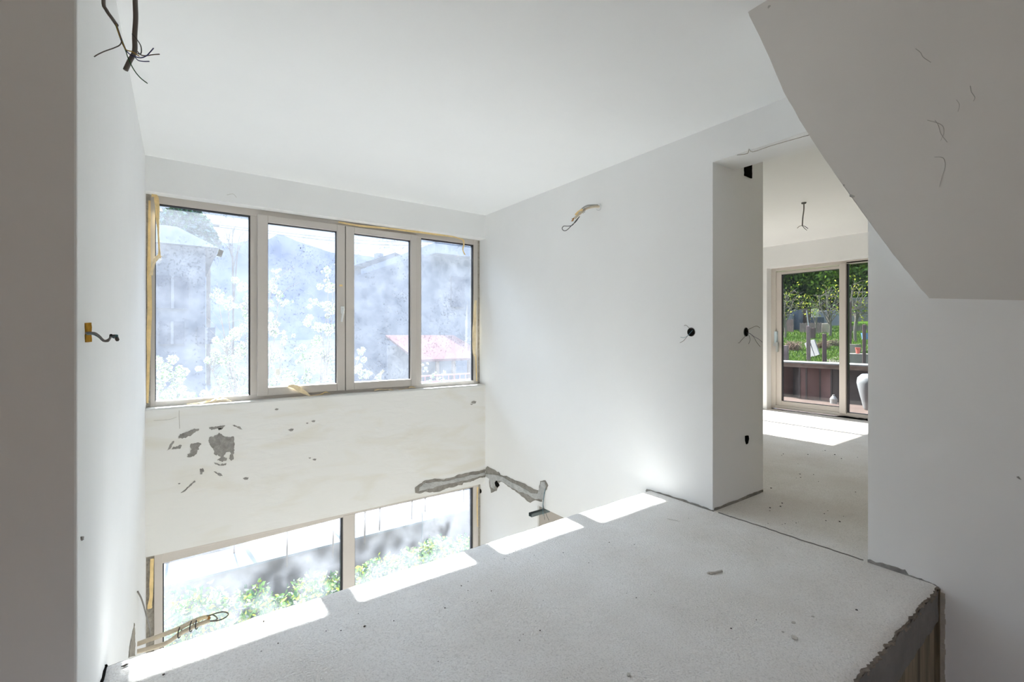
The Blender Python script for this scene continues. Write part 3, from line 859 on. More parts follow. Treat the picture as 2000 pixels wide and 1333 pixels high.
# wires in the shallow box on the left wall
B1 = empty('recessed_wire_box', P(171,650,x=XL)); tag(B1, 'small ochre recess in the left wall with a twisted bundle of wires', 'junction box')
patch('box', [(165,631),(176.5,630.5),(177,668),(166,669)], M['ochre'], B1, x=XL, th=.003, amp=.4, step=3, seed=61, side=1)
def w3(pts, m, r=.0016): wire('wire', [P(a,b,x=XL+.004+.022*i) for i,(a,b) in enumerate(pts)], r, m, B1)
for o in B1.children: o.matrix_parent_inverse = Matrix.Translation(B1.location).inverted()
w3([(168,652),(182,652),(192,658),(201,666),(210,667),(215,661),(217,655)], M['cable_d'], .0018)
w3([(168,650),(184,650),(194,656),(203,665),(211,664),(219,657),(226,656),(229,664)], M['cable_g'], .0018)
w3([(170,654),(182,654),(194,660),(205,667),(213,666),(216,656),(222,660),(228,656)], M['w_cyan'], .0013)
w3([(172,649),(185,651),(196,660),(206,666),(214,662),(222,655),(227,659),(230,663)], M['w_brown'], .0013)

# conduit bundle high on the right wall
K1 = empty('conduit_bundle', P(1172,404,x=XR)); tag(K1, 'pale conduit bundle sticking out high on the right wall with a dark cable loop', 'conduit')
def cbun(pts, xs, r, m, nm, par, n=10): return wire(nm, [P(a,b,x=x) for (a,b),x in zip(pts,xs)], r, m, par, n)
cbun([(1174,404),(1160,404),(1145,408),(1133,417),(1122,427)], [XR+.02,2.80,2.75,2.71,2.68], .0105, M['conduit'], 'conduit', K1)
cbun([(1172,401),(1155,401),(1146,402),(1137,408),(1130,417)], [XR+.02,2.79,2.74,2.70,2.68], .0065, mat('grey_conduit',(.42,.42,.40),.5), 'conduit', K1)
cbun([(1138,409),(1130,414),(1124,420)], [2.70,2.68,2.66], .0085, M['tape'], 'tape_wrap', K1)
for (a,b) in ((1139,413),(1141.5,411.5)):
    c=P(a,b,x=2.715); pts=[]
    for k in range(13):
        an=2*math.pi*k/12; pts.append(c+Vector((.004*math.cos(an), .013*math.cos(an), .017*math.sin(an))))
    wire('wire_tie', pts, .0012, M['cable_d'], K1, 5, 1)
for (a,b,c_,d) in ((1121,427,1116,432),(1121,426,1117,428),(1120,428,1118,432)):
    cbun([(a,b),((a+c_)/2,(b+d)/2+1),(c_,d)],[2.675,2.665,2.66],.004,M['copper'],'frayed_end',K1,5)
cbun([(1132,423),(1124,432),(1118,440),(1110,442),(1101,442),(1098,447),(1102,451),(1108,449),(1117,440),(1125,433),(1131,424)], [2.69,2.68,2.67,2.66,2.65,2.65,2.65,2.66,2.67,2.68,2.69], .0034, M['cable_d'], 'cable_loop', K1, 7)
cbun([(1172,398),(1174,403),(1172,410),(1167,411),(1165,409)], [XR-.004,XR-.02,XR-.03,XR-.03,XR-.012], .0022, M['steel'], 'wire', K1, 6)

# conduit bundle low by the void on the left
K2 = empty('conduit_bundle', P(268,1265,x=XL)); tag(K2, 'long cream conduit bundle with black ties reaching over the void', 'conduit')
yk=3.68
def kb(pts, r, m, nm, dyy=0, n=10): return wire(nm, [P(a,b,y=yk+dyy) for a,b in pts], r, m, K2, n)
kb([(262,1261),(290,1251),(320,1240),(350,1228),(378,1214),(398,1207)], .0135, M['conduit'], 'conduit')
kb([(262,1275),(290,1268),(325,1257),(350,1240),(380,1224),(410,1213)], .0135, M['conduit'], 'conduit', -.02)
kb([(385,1213),(397,1207),(406,1206)], .012, M['tape_p'], 'tape_wrap', -.015)
for a,b in ((351,1236),(374,1224),(385,1219)):
    c=P(a,b,y=yk-.01); pts=[]
    for k in range(13):
        an=2*math.pi*k/12; pts.append(c+Vector((.010*math.cos(an), .028*math.cos(an), .032*math.sin(an))))
    wire('cable_tie', pts, .0032, M['gasket'], K2, 5, 1)
kb([(312,1268),(335,1250),(352,1242),(378,1228),(400,1216),(425,1213),(440,1207),(446,1200),(438,1196),(424,1198),(410,1203)], .0042, M['cable_g'], 'cable_loop', -.02, 7)
kb([(395,1212),(405,1204),(416,1202),(424,1208),(422,1212),(410,1214)], .004, M['cable_g'], 'cable_loop', -.02, 7)
for q in ((405,1206,410,1203),(406,1209,411,1208),(405,1212,409,1214)):
    kb([(q[0],q[1]),((q[0]+q[2])/2,q[1]-1),(q[2],q[3])], .006, M['copper'], 'frayed_end', -.02, 5)
K3 = wire('loose_wire', [P(288,1276,x=XL+.004),P(292,1255,x=XL+.02),P(293,1233,x=XL+.03),P(285,1200,x=XL+.03),P(277,1172,x=XL+.02),P(269,1156,x=XL+.006)], .004, M['cable_g'], None)
tag(K3, 'single thin bent grey wire standing up beside the low conduit bundle', 'wire')

# junction boxes right wall / jamb
J1 = empty('junction_box', P(1349,649,x=XR)); tag(J1, 'round black junction box hole in the white wall with short pale wires', 'junction box')
def rim(c, r, axis, par):
    pts=[]
    for k in range(17):
        an=2*math.pi*k/16; pts.append(c+(Vector((0,math.cos(an),math.sin(an))) if axis=='x' else Vector((math.cos(an),0,math.sin(an))))*r)
    wire('box_rim', pts, .0025, M['rim'], par, 5, 1)
def pj(par, poly, **k):
    o=patch('box', poly, M['dark'], par, **k); o.matrix_parent_inverse=Matrix.Translation(par.location).inverted()
pj(J1, circ(1350,649,7.2,8), x=XR, th=.004, amp=.2, step=3, seed=71)
rim(P(1350,649,x=XR-.001), .0285, 'x', J1)
def wj(par, pts, m, r=.0014, x0=XR): wire('wire', [P(a,b,x=x0-.004-.012*i) for i,(a,b) in enumerate(pts)], r, m, par)
wj(J1,[(1352,643),(1346,641),(1342,637),(1339,635.5),(1336,636.5)],M['w_brown'])
wj(J1,[(1353,645),(1347,652),(1342,657),(1336,660),(1329,659)],M['w_cyan'],.0014)
wj(J1,[(1353,646),(1346,653),(1341,659),(1335,666),(1328,670)],M['w_brown'])
J2 = empty('junction_box', P(1457,650,y=DY1)); tag(J2, 'narrow black junction box hole in the shaded door jamb with splayed thin wires', 'junction box')
pj(J2, circ(1457,649,3.4,8.5), y=DY1, th=.004, amp=.2, step=3, seed=72)
rim(P(1457,649,y=DY1-.001), .030, 'y', J2)
def wk(pts, m, r=.0014): wire('wire', [P(a,b,y=DY1-.004-.012*i) for i,(a,b) in enumerate(pts)], r, m, J2)
wk([(1459,645),(1466,642),(1474,638),(1480,638),(1484,641)],M['w_brown'])
wk([(1458,650),(1465,652),(1473,658),(1482,663),(1489,669)],M['w_blue'],.0013)
wk([(1458,650),(1466,653),(1473,660),(1478,669),(1485,678)],M['cable_d'])
wk([(1459,652),(1463,656),(1465,663),(1464,668),(1462,672)],M['cable_d'])
wk([(1457,656),(1453,660),(1448,665),(1444,670),(1442,670)],M['cable_d'])

# ceiling wire in the next room
R1 = empty('ceiling_wire', P(1570,396,z=ZC)); tag(R1, 'thin wire drop with three splayed ends on the ceiling of the next room', 'cable')
c0=P(1570,396,z=ZC); yy=c0.y
R1.location=c0
rx=c0.x
def pr(u,v): return P(u,v,x=rx)
wire('cable', [c0+Vector((0,0,.001)), pr(1570,410), pr(1568,425), pr(1567,441)], .006, M['cable_g'], R1, 6)
for pts in (([(1567,441),(1562,442),(1557,446)]),([(1567,441),(1573,443),(1578,447)]),([(1567,441),(1571,446),(1576,450)])):
    wire('wire', [pr(a,b) for a,b in pts], .0028, M['cable_d'], R1, 5)
MB().lathe((c0.x,c0.y,ZC-.012), [(.02,0),(.024,.012)], 10).build('ceiling_hole', M['rim'], R1)

# wires and steel stub by the lower opening
S1 = MB()
a=P(1033,1006,y=3.50); b=P(1071,997,y=3.50)
zz=a.z; x0=a.x
S1.box(x0, 2.93, 3.46, 3.50, zz-.012, zz-.009); S1.box(x0, 2.93, 3.459, 3.462, zz-.012, zz+.02); S1.box(x0, 2.93, 3.499, 3.502, zz-.012, zz+.02)
S1 = S1.build('steel_channel', M['galv']); tag(S1, 'short galvanised steel channel sticking out over the lower opening', 'metal bar')
S2 = empty('hanging_wires', P(1063,975,x=XR-.01)); tag(S2, 'three thin pale wires dangling from the grey mortar repair on the right wall', 'wire')
for pts in ([(1064,962),(1062,975),(1061,988),(1062,1000),(1064,1016)],[(1063,965),(1061,980),(1062,992),(1068,1008),(1072,1017)],[(1065,955),(1062,970),(1060,990),(1061,1008)]):
    wire('wire', [P(a,b,x=XR-.012-.004*i) for i,(a,b) in enumerate(pts)], .0022, M['cable_d'] if pts[0][0]!=1065 else M['w_cyan'], S2, 5)

# ------------------------------------------------------------------ masking tape
def tape(pts, ws, label, y=None, x=None, m='tape', crumple=0, seed=1, dd=0.0, sub=6):
    q=[P(a,b,y=y,x=x) + Vector((0,-dd*i,0)) for i,(a,b) in enumerate(pts)]
    o=ribbon('masking_tape', q, ws, M[m], crumple=crumple, seed=seed, sub=sub)
    tag(o, label, 'tape', 'strips of masking tape on the windows')
    return o
yt=YF+.004
X_=Vector((1,0,0)); Z_=Vector((0,0,1))
tape([(292,392),(291,500),(292,600),(290,700),(288,788)], [X_*.014,X_*.020,X_*.030,X_*.022,X_*.012], 'long yellow tape strip running down the left edge of the upper window', y=yt)
tape([(296,382),(304,384),(307,405),(309,450),(311,490),(310,505)], [Z_*.03,X_*.022+Z_*.02,X_*.030,X_*.014,X_*.012,X_*.03], 'twisted tape ribbon drooping from the top left corner of the upper window', y=yt-.01, crumple=.004, dd=.003)
tape([(311,500),(304,507),(299,520),(295,538)], [X_*.04,X_*.03,X_*.016,X_*.022], 'curled loose end of the drooping tape at the upper left pane', y=yt-.028, m='tape_p', crumple=.003, seed=3)
tape([(661,434),(700,441),(760,447),(820,454),(880,462),(897,466)], [Z_*.012,Z_*.018,Z_*.016,Z_*.022,Z_*.014,Z_*.012], 'yellow tape strip along the top of the right half of the upper window', y=yt-.018, crumple=.002)
tape([(896,466),(904,469),(906,478),(904,488),(908,498)], [Z_*.016,X_*.018+Z_*.01,X_*.018,X_*.016,X_*.02], 'short tape end hanging down over the rightmost upper pane', y=yt-.02, crumple=.003, seed=5)
tape([(929,587),(927,620),(926,660),(926,692),(929,696)], [X_*.03,X_*.04,X_*.046,X_*.034,X_*.01], 'wide crumpled tape strip at the right edge of the upper window', y=yt-.03, m='tape_p', crumple=.008, seed=7)
tape([(929,694),(930,715),(931,745)], [X_*.012,X_*.014,X_*.012], 'narrow tape strip below the crumpled one at the right window edge', y=yt-.004)
def stape(pts, ws, label, m='tape_p', crumple=.006, seed=1):
    o=ribbon('masking_tape', [Vector(p) for p in pts], ws, M[m], crumple=crumple, seed=seed)
    tag(o, label, 'tape', 'strips of masking tape on the windows'); return o
Y_=Vector((0,1,0))
def sl_(u,v,h,dyy=.03): 
    p=P(u,v,y=4.53+dyy); return Vector((p.x, 4.53+dyy, ZS+h))
stape([sl_(365,786,.008),sl_(400,785,.014),sl_(425,781,.034),sl_(440,783,.028),sl_(452,786,.006)], [Y_*.01+Z_*.004,Y_*.025+Z_*.01,Y_*.03+Z_*.015,Y_*.025+Z_*.01,Y_*.01], 'crumpled tape lump lying on the sill under the leftmost pane', seed=11)
stape([P(563,754,y=4.565),P(575,756,y=4.555),P(590,764,y=4.545),P(606,774,y=4.54)], [Z_*.012+X_*.01,Z_*.035+X_*.012,Z_*.035+X_*.02,Z_*.004+X_*.01], 'pale tape curl peeling off the bottom of the left sash', crumple=.003, seed=12)
stape([sl_(606,776,.004),sl_(625,773,.010),sl_(637,769,.028),sl_(645,772,.006)], [Y_*.008,Y_*.02,Y_*.02+Z_*.006,Y_*.01], 'small brown tape scrap on the sill below the window handle', m='tape', seed=13)
stape([sl_(731,764,.010),sl_(738,763,.018),sl_(752,764,.014),sl_(768,764,.004)], [Y_*.015+Z_*.01,Y_*.02+Z_*.008,Y_*.02,Y_*.008], 'folded tape scrap on the sill under the right sash', seed=14)
stape([sl_(778,762,.004),sl_(796,761,.008),sl_(803,759,.022),sl_(812,760,.006)], [Y_*.006,Y_*.01,Y_*.012+Z_*.006,Y_*.006], 'thin curled tape scrap on the sill before the rightmost pane', m='tape', seed=15)
p=P(666,558,y=YF-.014)
o=MB().box(p.x-.014,p.x+.014,YF-.0145,YF-.0128,p.z-.009,p.z+.009).build('masking_tape', M['tape']); tag(o,'tiny square of tape on the sashes above the handle','tape','strips of masking tape on the windows')
tape([(297,1092),(296,1130),(295,1165),(292,1190)], [X_*.022,X_*.024,X_*.022,X_*.03], 'yellow tape strip beside the left frame of the lower window', y=YF-.004)
tape([(933,952),(932,975),(932,1000),(933,1030)], [X_*.018,X_*.014,X_*.014,X_*.008], 'yellow tape strip at the right frame of the lower window', y=YF-.004)

# ------------------------------------------------------------------ debris on the landing
def crumb(name, c, s, m, label, seed, group=None, flat=.45, el=1.0, rot=0.0):
    rnd=random.Random(seed); bm=bmesh.new(); bmesh.ops.create_icosphere(bm, subdivisions=1, radius=1)
    for v in bm.verts:
        k=1+rnd.uniform(-.3,.3)
        q=Vector((v.co.x*s*el*k, v.co.y*s*k, v.co.z*s*flat*k))
        v.co=Vector((q.x*math.cos(rot)-q.y*math.sin(rot), q.x*math.sin(rot)+q.y*math.cos(rot), q.z))
    me=bpy.data.meshes.new(name); bm.to_mesh(me); bm.free(); me.materials.append(m)
    o=bpy.data.objects.new(name, me); COL.objects.link(o); o.location=(c.x,c.y,s*flat*.55-.001)
    return tag(o,label,'debris',group)
def gp(u,v): return P(u,v,z=0)
# the long pale sliver is one ragged piece
mb=MB()
for (u,v,s_) in ((1383,1121,.007),(1389,1122,.008),(1396,1121,.006),(1402,1118,.007),(1409,1117,.006)):
    c=gp(u,v); mb.lathe((c.x,c.y,0), [(s_*1.1,0),(s_,s_*.5),(s_*.4,s_*.9)], 6)
mb.tube([gp(1383,1121)+Vector((0,0,.004)),gp(1396,1121)+Vector((0,0,.005)),gp(1410,1117)+Vector((0,0,.004))], .005, 6)
o=mb.build('plaster_flake', M['crumb_l']); tag(o,'long ragged pale plaster flake lying mid landing','debris')
crumb('plaster_flake', gp(1552,1247), .012, M['crumb_l'], 'pale plaster chip nearest to the broken landing edge', 81, el=1.3, rot=.5)
crumb('plaster_flake', gp(1550,1217), .008, M['crumb_l'], 'small pale chip just behind the one nearest the broken edge', 82)
crumb('plaster_flake', gp(1529,1235), .006, M['crumb_l'], 'small pale chip left of the two chips near the broken edge', 83)
crumb('plaster_flake', gp(1588,1205), .006, M['crumb_l'], 'small pale chip right of the other chips near the broken edge', 84)
crumb('plaster_flake', gp(1228,1319), .008, M['crumb_l'], 'pale crumb at the front of the landing', 85)
crumb('wood_splinter', gp(245,1300), .0055, M['crumb'], 'dark splinter in the sunlit strip near the left wall', 86, el=2.6, flat=.3, rot=.3)
crumb('pebble', gp(320,1318), .005, M['crumb'], 'dark pebble on the sunlit strip right of the splinter', 87)
crumb('pebble', gp(515,1214), .0045, M['crumb'], 'dark pebble at the middle of the sunlit strip', 88)
crumb('wood_splinter', gp(712,1224), .0045, M['crumb'], 'short dark splinter in the shade left of centre', 89, el=1.8, rot=.4)
crumb('wood_splinter', gp(1317,1017), .010, M['crumb_l'], 'thin stick lying on the landing near the pier', 90, el=5.0, flat=.15, rot=-1.2)
crumb('pebble', gp(1673,1192), .005, M['crumb'], 'dark pebble near the right corner of the landing', 91)
rnd=random.Random(5)
spots=[(637,1233),(666,1232),(769,1213),(869,1188),(543,1257),(1055,1232),(1061,1174),(1018,1072),(1014,1069),(1007,1076),(985,1092),(995,1083),(1003,1080),(990,1087),(914,1136),(914,1154),(908,1170),(922,1175),(932,1178),(901,1145),(1239,1064),(1224,1159),(1243,1168),(1278,1156),(1345,1013),(1518,1071),(1665,1118),(1500,1023),(1548,1018),(1560,1020),(1555,1022),(1528,1025),(1477,1211),(1428,1228),(840,1122),(853,1122),(700,1199),(1100,1080),(1150,1100),(1190,1060),(960,1155)]
for i,(u,v) in enumerate(spots):
    crumb('crumb', gp(u,v), rnd.uniform(.0018,.0034), M['crumb'], 'tiny dark speck of rubble scattered on the landing', 100+i, 'rubble crumbs on the landing')
for i in range(26):
    u=rnd.uniform(1500,1685); v=rnd.uniform(880,1030)
    c=gp(u,v)
    if c.y>DY1-.05 and c.x<3.6: continue
    if c.x < XR+.05: continue
    crumb('crumb', c, rnd.uniform(.003,.007), M['crumb'], 'tiny dark speck of rubble on the floor of the next room', 200+i, 'rubble crumbs in the next room')

# ------------------------------------------------------------------ outside, window side
M['earth']=mat('pale_earth',(.10,.086,.074),.95,bump=.8,bscale=14,vary=.25,vscale=5)
M['coping']=mat('pale_coping',(.13,.13,.13),.9,vary=.08,vscale=4)
M['ret']=mat('retaining_concrete',(.125,.108,.10),.9,vary=.15,vscale=2,bump=.3,bscale=12)
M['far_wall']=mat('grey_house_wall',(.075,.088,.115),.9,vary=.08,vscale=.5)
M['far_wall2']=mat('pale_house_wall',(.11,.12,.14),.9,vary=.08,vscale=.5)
def tiles(name, col, sc_=6):
    m,t,b=newmat(name); b.inputs['Roughness'].default_value=.85; b.inputs['Specular IOR Level'].default_value=0.0
    N=t.nodes.new; L=t.links.new
    co=N('ShaderNodeTexCoord'); wv=N('ShaderNodeTexWave'); wv.bands_direction='Z'; wv.inputs['Scale'].default_value=sc_; wv.inputs['Distortion'].default_value=.6
    L(co.outputs['Object'], wv.inputs['Vector'])
    r=N('ShaderNodeValToRGB'); r.color_ramp.elements[0].color=(*[c*.55 for c in col],1); r.color_ramp.elements[1].color=(*col,1)
    L(wv.outputs['Fac'], r.inputs[0]); L(r.outputs[0], b.inputs['Base Color'])
    return m
M['roof_g']=tiles('grey_roof_tiles',(.05,.058,.075))
M['roof_r']=tiles('red_roof_tiles',(.10,.05,.05),9)
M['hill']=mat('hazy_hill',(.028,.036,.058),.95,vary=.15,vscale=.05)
M['dwin']=mat('dark_window',(.03,.04,.065),.9)
M['petal']=mat('white_petals',(.40,.40,.385),.8); M['petal2']=mat('cream_petals',(.28,.31,.25),.8)
M['leafg']=mat('fresh_green_leaves',(.13,.22,.06),.7); M['leafd']=mat('deep_green_leaves',(.04,.09,.03),.7); M['leafy']=mat('yellow_green_leaves',(.34,.36,.05),.7)
M['bark']=mat('bark',(.13,.105,.085),.9,bump=.6,bscale=30)
M['bark_l']=mat('pale_bark',(.17,.155,.135),.9)

gd = MB()
gd.box(-9, 16, YO, 7.36, -3.15, -2.93)
o=gd.build('planting_bed', mat('dark_soil',(.12,.10,.08),.95,vary=.2,vscale=6)); struct(o,'dark planting bed between the house and the retaining wall','ground')
o=MB().box(-9, 14, 7.35, 7.65, -3.0, -2.06).build('retaining_wall', M['ret']); struct(o,'grey concrete retaining wall outside the lower window','wall')
MB().box(-9, 14, 7.35, 8.05, -2.06, -2.03).build('coping', M['coping'], o)
# ground beyond
vs=[];fs=[];nn=60
for j in range(nn+1):
    for i in range(nn+1):
        x=-12+28*i/nn; q=j/nn; y=8.0+6.2*q
        vs.append((x,y,-2.08+.04*fr(x*.5,y*.5)+ .035*max(0,y-12)))
for j in range(nn):
    for i in range(nn):
        a=j*(nn+1)+i; fs.append((a,a+1,a+nn+2,a+nn+1))
o=mk('earth_ground',vs,fs,M['earth'],smooth=True); struct(o,'pale bare earth of the plot beyond the retaining wall','ground')
vs=[];fs=[]
for j in range(nn+1):
    for i in range(nn+1):
        x=-60+130*i/nn; q=j/nn; y=14.0+112*q*q
        vs.append((x,y,-2.1+.04*fr(x*.5,y*.5)+ .035*max(0,y-14)))
for j in range(nn):
    for i in range(nn):
        a=j*(nn+1)+i; fs.append((a,a+1,a+nn+2,a+nn+1))
o=mk('valley_ground',vs,fs,mat('dull_valley_ground',(.035,.04,.042),.95,vary=.3,vscale=.3),smooth=True); struct(o,'dull hazy ground between the houses','ground')
# tall tree standing further right: its outer branches shade parts of the lower panes
t=empty('tall_tree',(-3.6,12.0,-2.1)); tag(t,'tall leafy tree off to the left whose branches shade the lower panes','tree')
rnd=random.Random(77)
cs=[]
for (gx_,gz_,r_) in ((.50,-1.12,.06),(.60,-1.02,.08),(.95,-.78,.07),(1.10,-.90,.06),(1.47,-.93,.07),(1.50,-1.18,.06),(1.60,-.82,.045),(1.66,-1.06,.075),(1.75,-.90,.05),(1.84,-1.02,.06),(1.92,-.84,.04),(2.08,-.90,.045),(2.02,-1.08,.035),(1.40,-.76,.04),(.72,-.92,.07),(.85,-1.08,.08),(1.28,-.98,.07),(1.20,-1.2,.06),(1.38,-1.12,.05)):
    dy_=12.0-4.64+rnd.uniform(-.5,.5)
    cs.append((Vector((gx_,4.64+dy_,gz_+dy_*math.tan(math.radians(SUN_ELEV)))),r_))
for _ in range(30): cs.append((Vector((rnd.uniform(-6,-1.9),rnd.uniform(10.5,13.5),rnd.uniform(3.0,6.5))),.55))
mb=MB(); mb.tube([(-3.6,12,-2.15),(-3.5,12,1.5),(-3.4,12,4.0),(-3.4,12,6)],[.2,.16,.10,.04],8)
mb.tube([(-3.5,12,3.2),(-2.6,12.1,4.7),(-.9,12,5.3),(1.0,12,5.25),(2.3,12,5.3)],[.08,.012],6)
for c_,_ in cs[:19]:
    mb.tube([(c_.x-.3,12,5.25),(c_.x+.1,(12+c_.y)/2,(5.0+c_.z)/2+.05),c_],[.012,.005],4,sub=3)
for c_,_ in cs[19:]: mb.tube([(-3.45,12,2.0+c_.z*.3),c_],[.03,.01],4,sub=1)
mb.build('trunk',M['bark'],t)
leaf_mesh('leaves',cs[:19],2200,.03,M['leafg'],t,seed=78,mats=[M['leafg'],M['leafd']])
leaf_mesh('crown',cs[19:],6000,.07,M['leafg'],t,seed=79,mats=[M['leafg'],M['leafd']])

for (u,v0,v1,dy_) in ((712,1055,1010,8.5),(741,1040,1007,8.45),(804,1018,975,8.55),(830,1003,970,8.6),(905,985,955,8.5),(650,1082,1045,8.6),(457,1085,1050,8.7),(560,1100,1060,8.6)):
    b=P(u,v0,z=-2.06); 
    o=MB().tube([(b.x,b.y,-2.12),(b.x+.01,b.y,-1.62)], .012, 6, sub=1).build('garden_stake', M['bark'])
    tag(o,'thin dark stake stuck in the pale earth above the retaining wall','stake','thin stakes in the earth outside')
o=wire('hanging_cable',[P(824,1000,y=7.3),P(825,1040,y=7.3),P(820,1065,y=7.28),P(812,1085,y=7.25),P(812,1105,y=7.2)],.010,M['cable_d'],None)
tag(o,'dark cable hanging down the retaining wall outside the lower window','cable')

# shrubs along the retaining wall
shr=[((330,1230),(345,1190),(360,1240),(380,1215),(400,1180)),((440,1190),(470,1230),(430,1240)),((500,1175),(520,1200),(545,1200)),((580,1170),(610,1150),(640,1150),(655,1160)),((705,1140),(730,1125),(755,1110)),((770,1120),(800,1100),(830,1090),(850,1075)),((870,1080),(895,1075),(915,1070))]
labs=['leafy green shrub at the far left of the lower window','pale leafy shrub right of the leftmost one outside the lower window','small shrub in the middle of the left lower pane','green shrub left of the lower mullion','low green shrub right of the lower mullion','broad pale green shrub in the middle of the right lower pane','leafy shrub at the right end of the lower window']
for i,(cs,lb) in enumerate(zip(shr,labs)):
    cc=[(P(u,v,y=6.7+.1*((k*7)%3-1)), .24) for k,(u,v) in enumerate(cs)]
    b0=cc[0][0]; sh=empty('shrub',(b0.x,6.8,-2.93)); tag(sh,lb,'shrub','shrubs below the retaining wall')
    mb=MB()
    for c,_ in cc: mb.tube([(b0.x,6.8,-2.95),((b0.x+c.x)/2,6.8,(c.z-2.95)/2),(c.x,c.y,c.z)],[.012,.004],5,sub=2)
    mb.build('stems',M['bark'],sh)
    leaf_mesh('foliage',cc,420+120*len(cc),.034,M['leafg'],sh,seed=300+i,mats=[M['leafg'],M['leafg'],M['petal2'],M['leafd'],M['leafy']],elong=1.1)

# blossoming trees
def blossom(base, clusters, y0, n, label, seed, r0=.06, mid=None):
    cs0=[(P(u,v,y=y0+d), r) for u,v,r,d in clusters]
    rn=random.Random(seed); cs=[]
    for c,r in cs0:
        cs.append((c,r*.75))
        for _ in range(4):
            cs.append((c+Vector((rn.gauss(0,r*.9),rn.gauss(0,r*.9),rn.gauss(0,r*1.0))), r*rn.uniform(.35,.75)))
    t=empty('blossom_tree', base); tag(t,label,'tree','blossoming trees outside the upper window')
    mb=MB(); branches(mb, base, [c for c,_ in cs0[::2]], r0*.5, seed, mid=mid); mb.build('trunk',M['bark'],t)
    leaf_mesh('blossom',cs,int(n*3.2),.022,M['petal'],t,seed=seed,mats=[M['petal'],M['petal'],M['petal'],M['petal2'],M['leafg']],elong=.9)
    return t
b=P(470,1075,z=-2.08)
blossom((b.x,8.5,-2.1), [(475,560,.10,0),(480,600,.12,.2),(478,640,.10,-.1),(430,590,.07,0),(445,600,.08,.1),(460,655,.12,0),(425,580,.05,0),(470,690,.13,.2),(440,670,.09,0),(420,690,.09,0),(405,705,.06,-.1),(450,715,.12,.1),(480,730,.14,0),(455,750,.10,0),(430,765,.10,.1),(470,775,.14,0),(525,620,.10,0),(530,560,.08,.1),(545,575,.09,0),(560,590,.05,0),(540,530,.05,0),(535,650,.12,0),(555,660,.07,0),(530,700,.12,.1),(545,735,.12,0)], 8.5, 5200, 'large white blossoming tree across the two left upper panes', 11, .07, mid=(b.x+.2,8.5,-.4))
b=P(640,1040,z=-2.08)
blossom((b.x,8.9,-2.1), [(640,530,.07,0),(625,560,.09,0),(650,560,.08,.1),(615,590,.09,0),(640,600,.12,0),(600,630,.10,.1),(625,640,.12,0),(650,640,.10,0),(590,680,.10,0),(615,690,.12,.1),(645,700,.13,0),(600,740,.12,0),(635,745,.13,.1),(575,745,.10,0),(705,690,.07,0),(700,720,.09,.1),(715,735,.08,0),(660,520,.05,0),(740,740,.06,0)], 8.9, 4200, 'white blossoming tree behind the left sash, near the centre mullion', 12, .06, mid=(b.x+.1,8.9,-.3))
b=P(330,1075,z=-2.08)
blossom((b.x,8.2,-2.1), [(310,710,.08,0),(325,720,.10,0),(345,735,.10,.1),(310,750,.12,0),(330,770,.12,0),(355,780,.10,.1),(305,775,.12,0),(380,790,.10,0),(400,780,.08,0)], 8.2, 2300, 'low white blossoming bush at the bottom left of the upper window', 13, .04, mid=(b.x,8.2,-.6))
blossom((P(850,1075,y=9.6).x,9.6,-2.1), [(832,720,.05,0),(845,735,.05,0),(838,745,.05,.1),(868,728,.04,0),(862,745,.05,0)], 9.6, 300, 'sparse young tree behind the rightmost upper pane', 14, .035, mid=(P(850,900,y=9.6).x,9.6,-.6))
# leafy branch whose shade falls across the lower panes
for i,(cx,cz,n_,lb) in enumerate(((.9,2.75,260,'left'),(1.9,2.9,240,'right'))): pass

# houses
def prism_house(name, x0,x1,y0,y1,zb_,ze,apex,ridge_z,axis,wm,rm,label,ov=.3):
    t=empty(name,((x0+x1)/2,y0,zb_)); tag(t,label,'house')
    MB().box(x0,x1,y0,y1,zb_,ze).build('walls',wm,t)
    mb=MB()
    if axis=='y':   # ridge runs along y, gable faces the viewer
        mb.add([(x0-ov,y0-ov,ze),(x1+ov,y0-ov,ze),(apex,y0-ov,ridge_z),(x0-ov,y1+ov,ze),(x1+ov,y1+ov,ze),(apex,y1+ov,ridge_z)],[(0,1,2),(3,5,4),(0,2,5,3),(1,4,5,2),(0,3,4,1)])
    else:
        ym=(y0+y1)/2
        mb.add([(x0-ov,y0-ov,ze),(x1+ov,y0-ov,ze),(x1+ov,y1+ov,ze),(x0-ov,y1+ov,ze),(x0-ov,ym,ridge_z),(apex,ym,ridge_z)],[(0,1,5,4),(1,2,5),(2,3,4,5),(3,0,4),(0,3,2,1)])
    mb.build('roof',rm,t)
    return t
# big grey house at the left: hipped roof rising to the left
yA=15.0
pA=lambda u,v,y=yA: P(u,v,y=y)
xe=pA(440,478).x; ze=pA(400,482).z
t=prism_house('grey_house',-9,pA(428,480).x-.3,yA+.3,yA+8,-2.2,ze,pA(345,441,yA+4).x,P(345,441,y=yA+4).z,'x',M['far_wall'],M['roof_g'],'big grey house with a tiled hip roof behind the leftmost pane')
for (u0,v0,u1,v1) in ((305,538,368,604),(312,628,360,672),(385,640,420,672)):
    a=P(u0,v0,y=yA+.3); b=P(u1,v1,y=yA+.3)
    wn=MB().box(a.x,b.x,yA+.22,yA+.32,b.z,a.z).build('window',M['dwin'],t)
    MB().box((a.x+b.x)/2-.03,(a.x+b.x)/2+.03,yA+.18,yA+.24,b.z,a.z).build('mullion',M['far_wall2'],wn)
t=prism_house('tall_house',-20,P(318,420,y=34).x,34,42,-1,P(300,413,y=34).z,P(290,396,y=34).x,P(295,394,y=34).z+.3,'x',M['far_wall2'],M['roof_g'],'taller pale house whose dark roof peeks over the grey one')
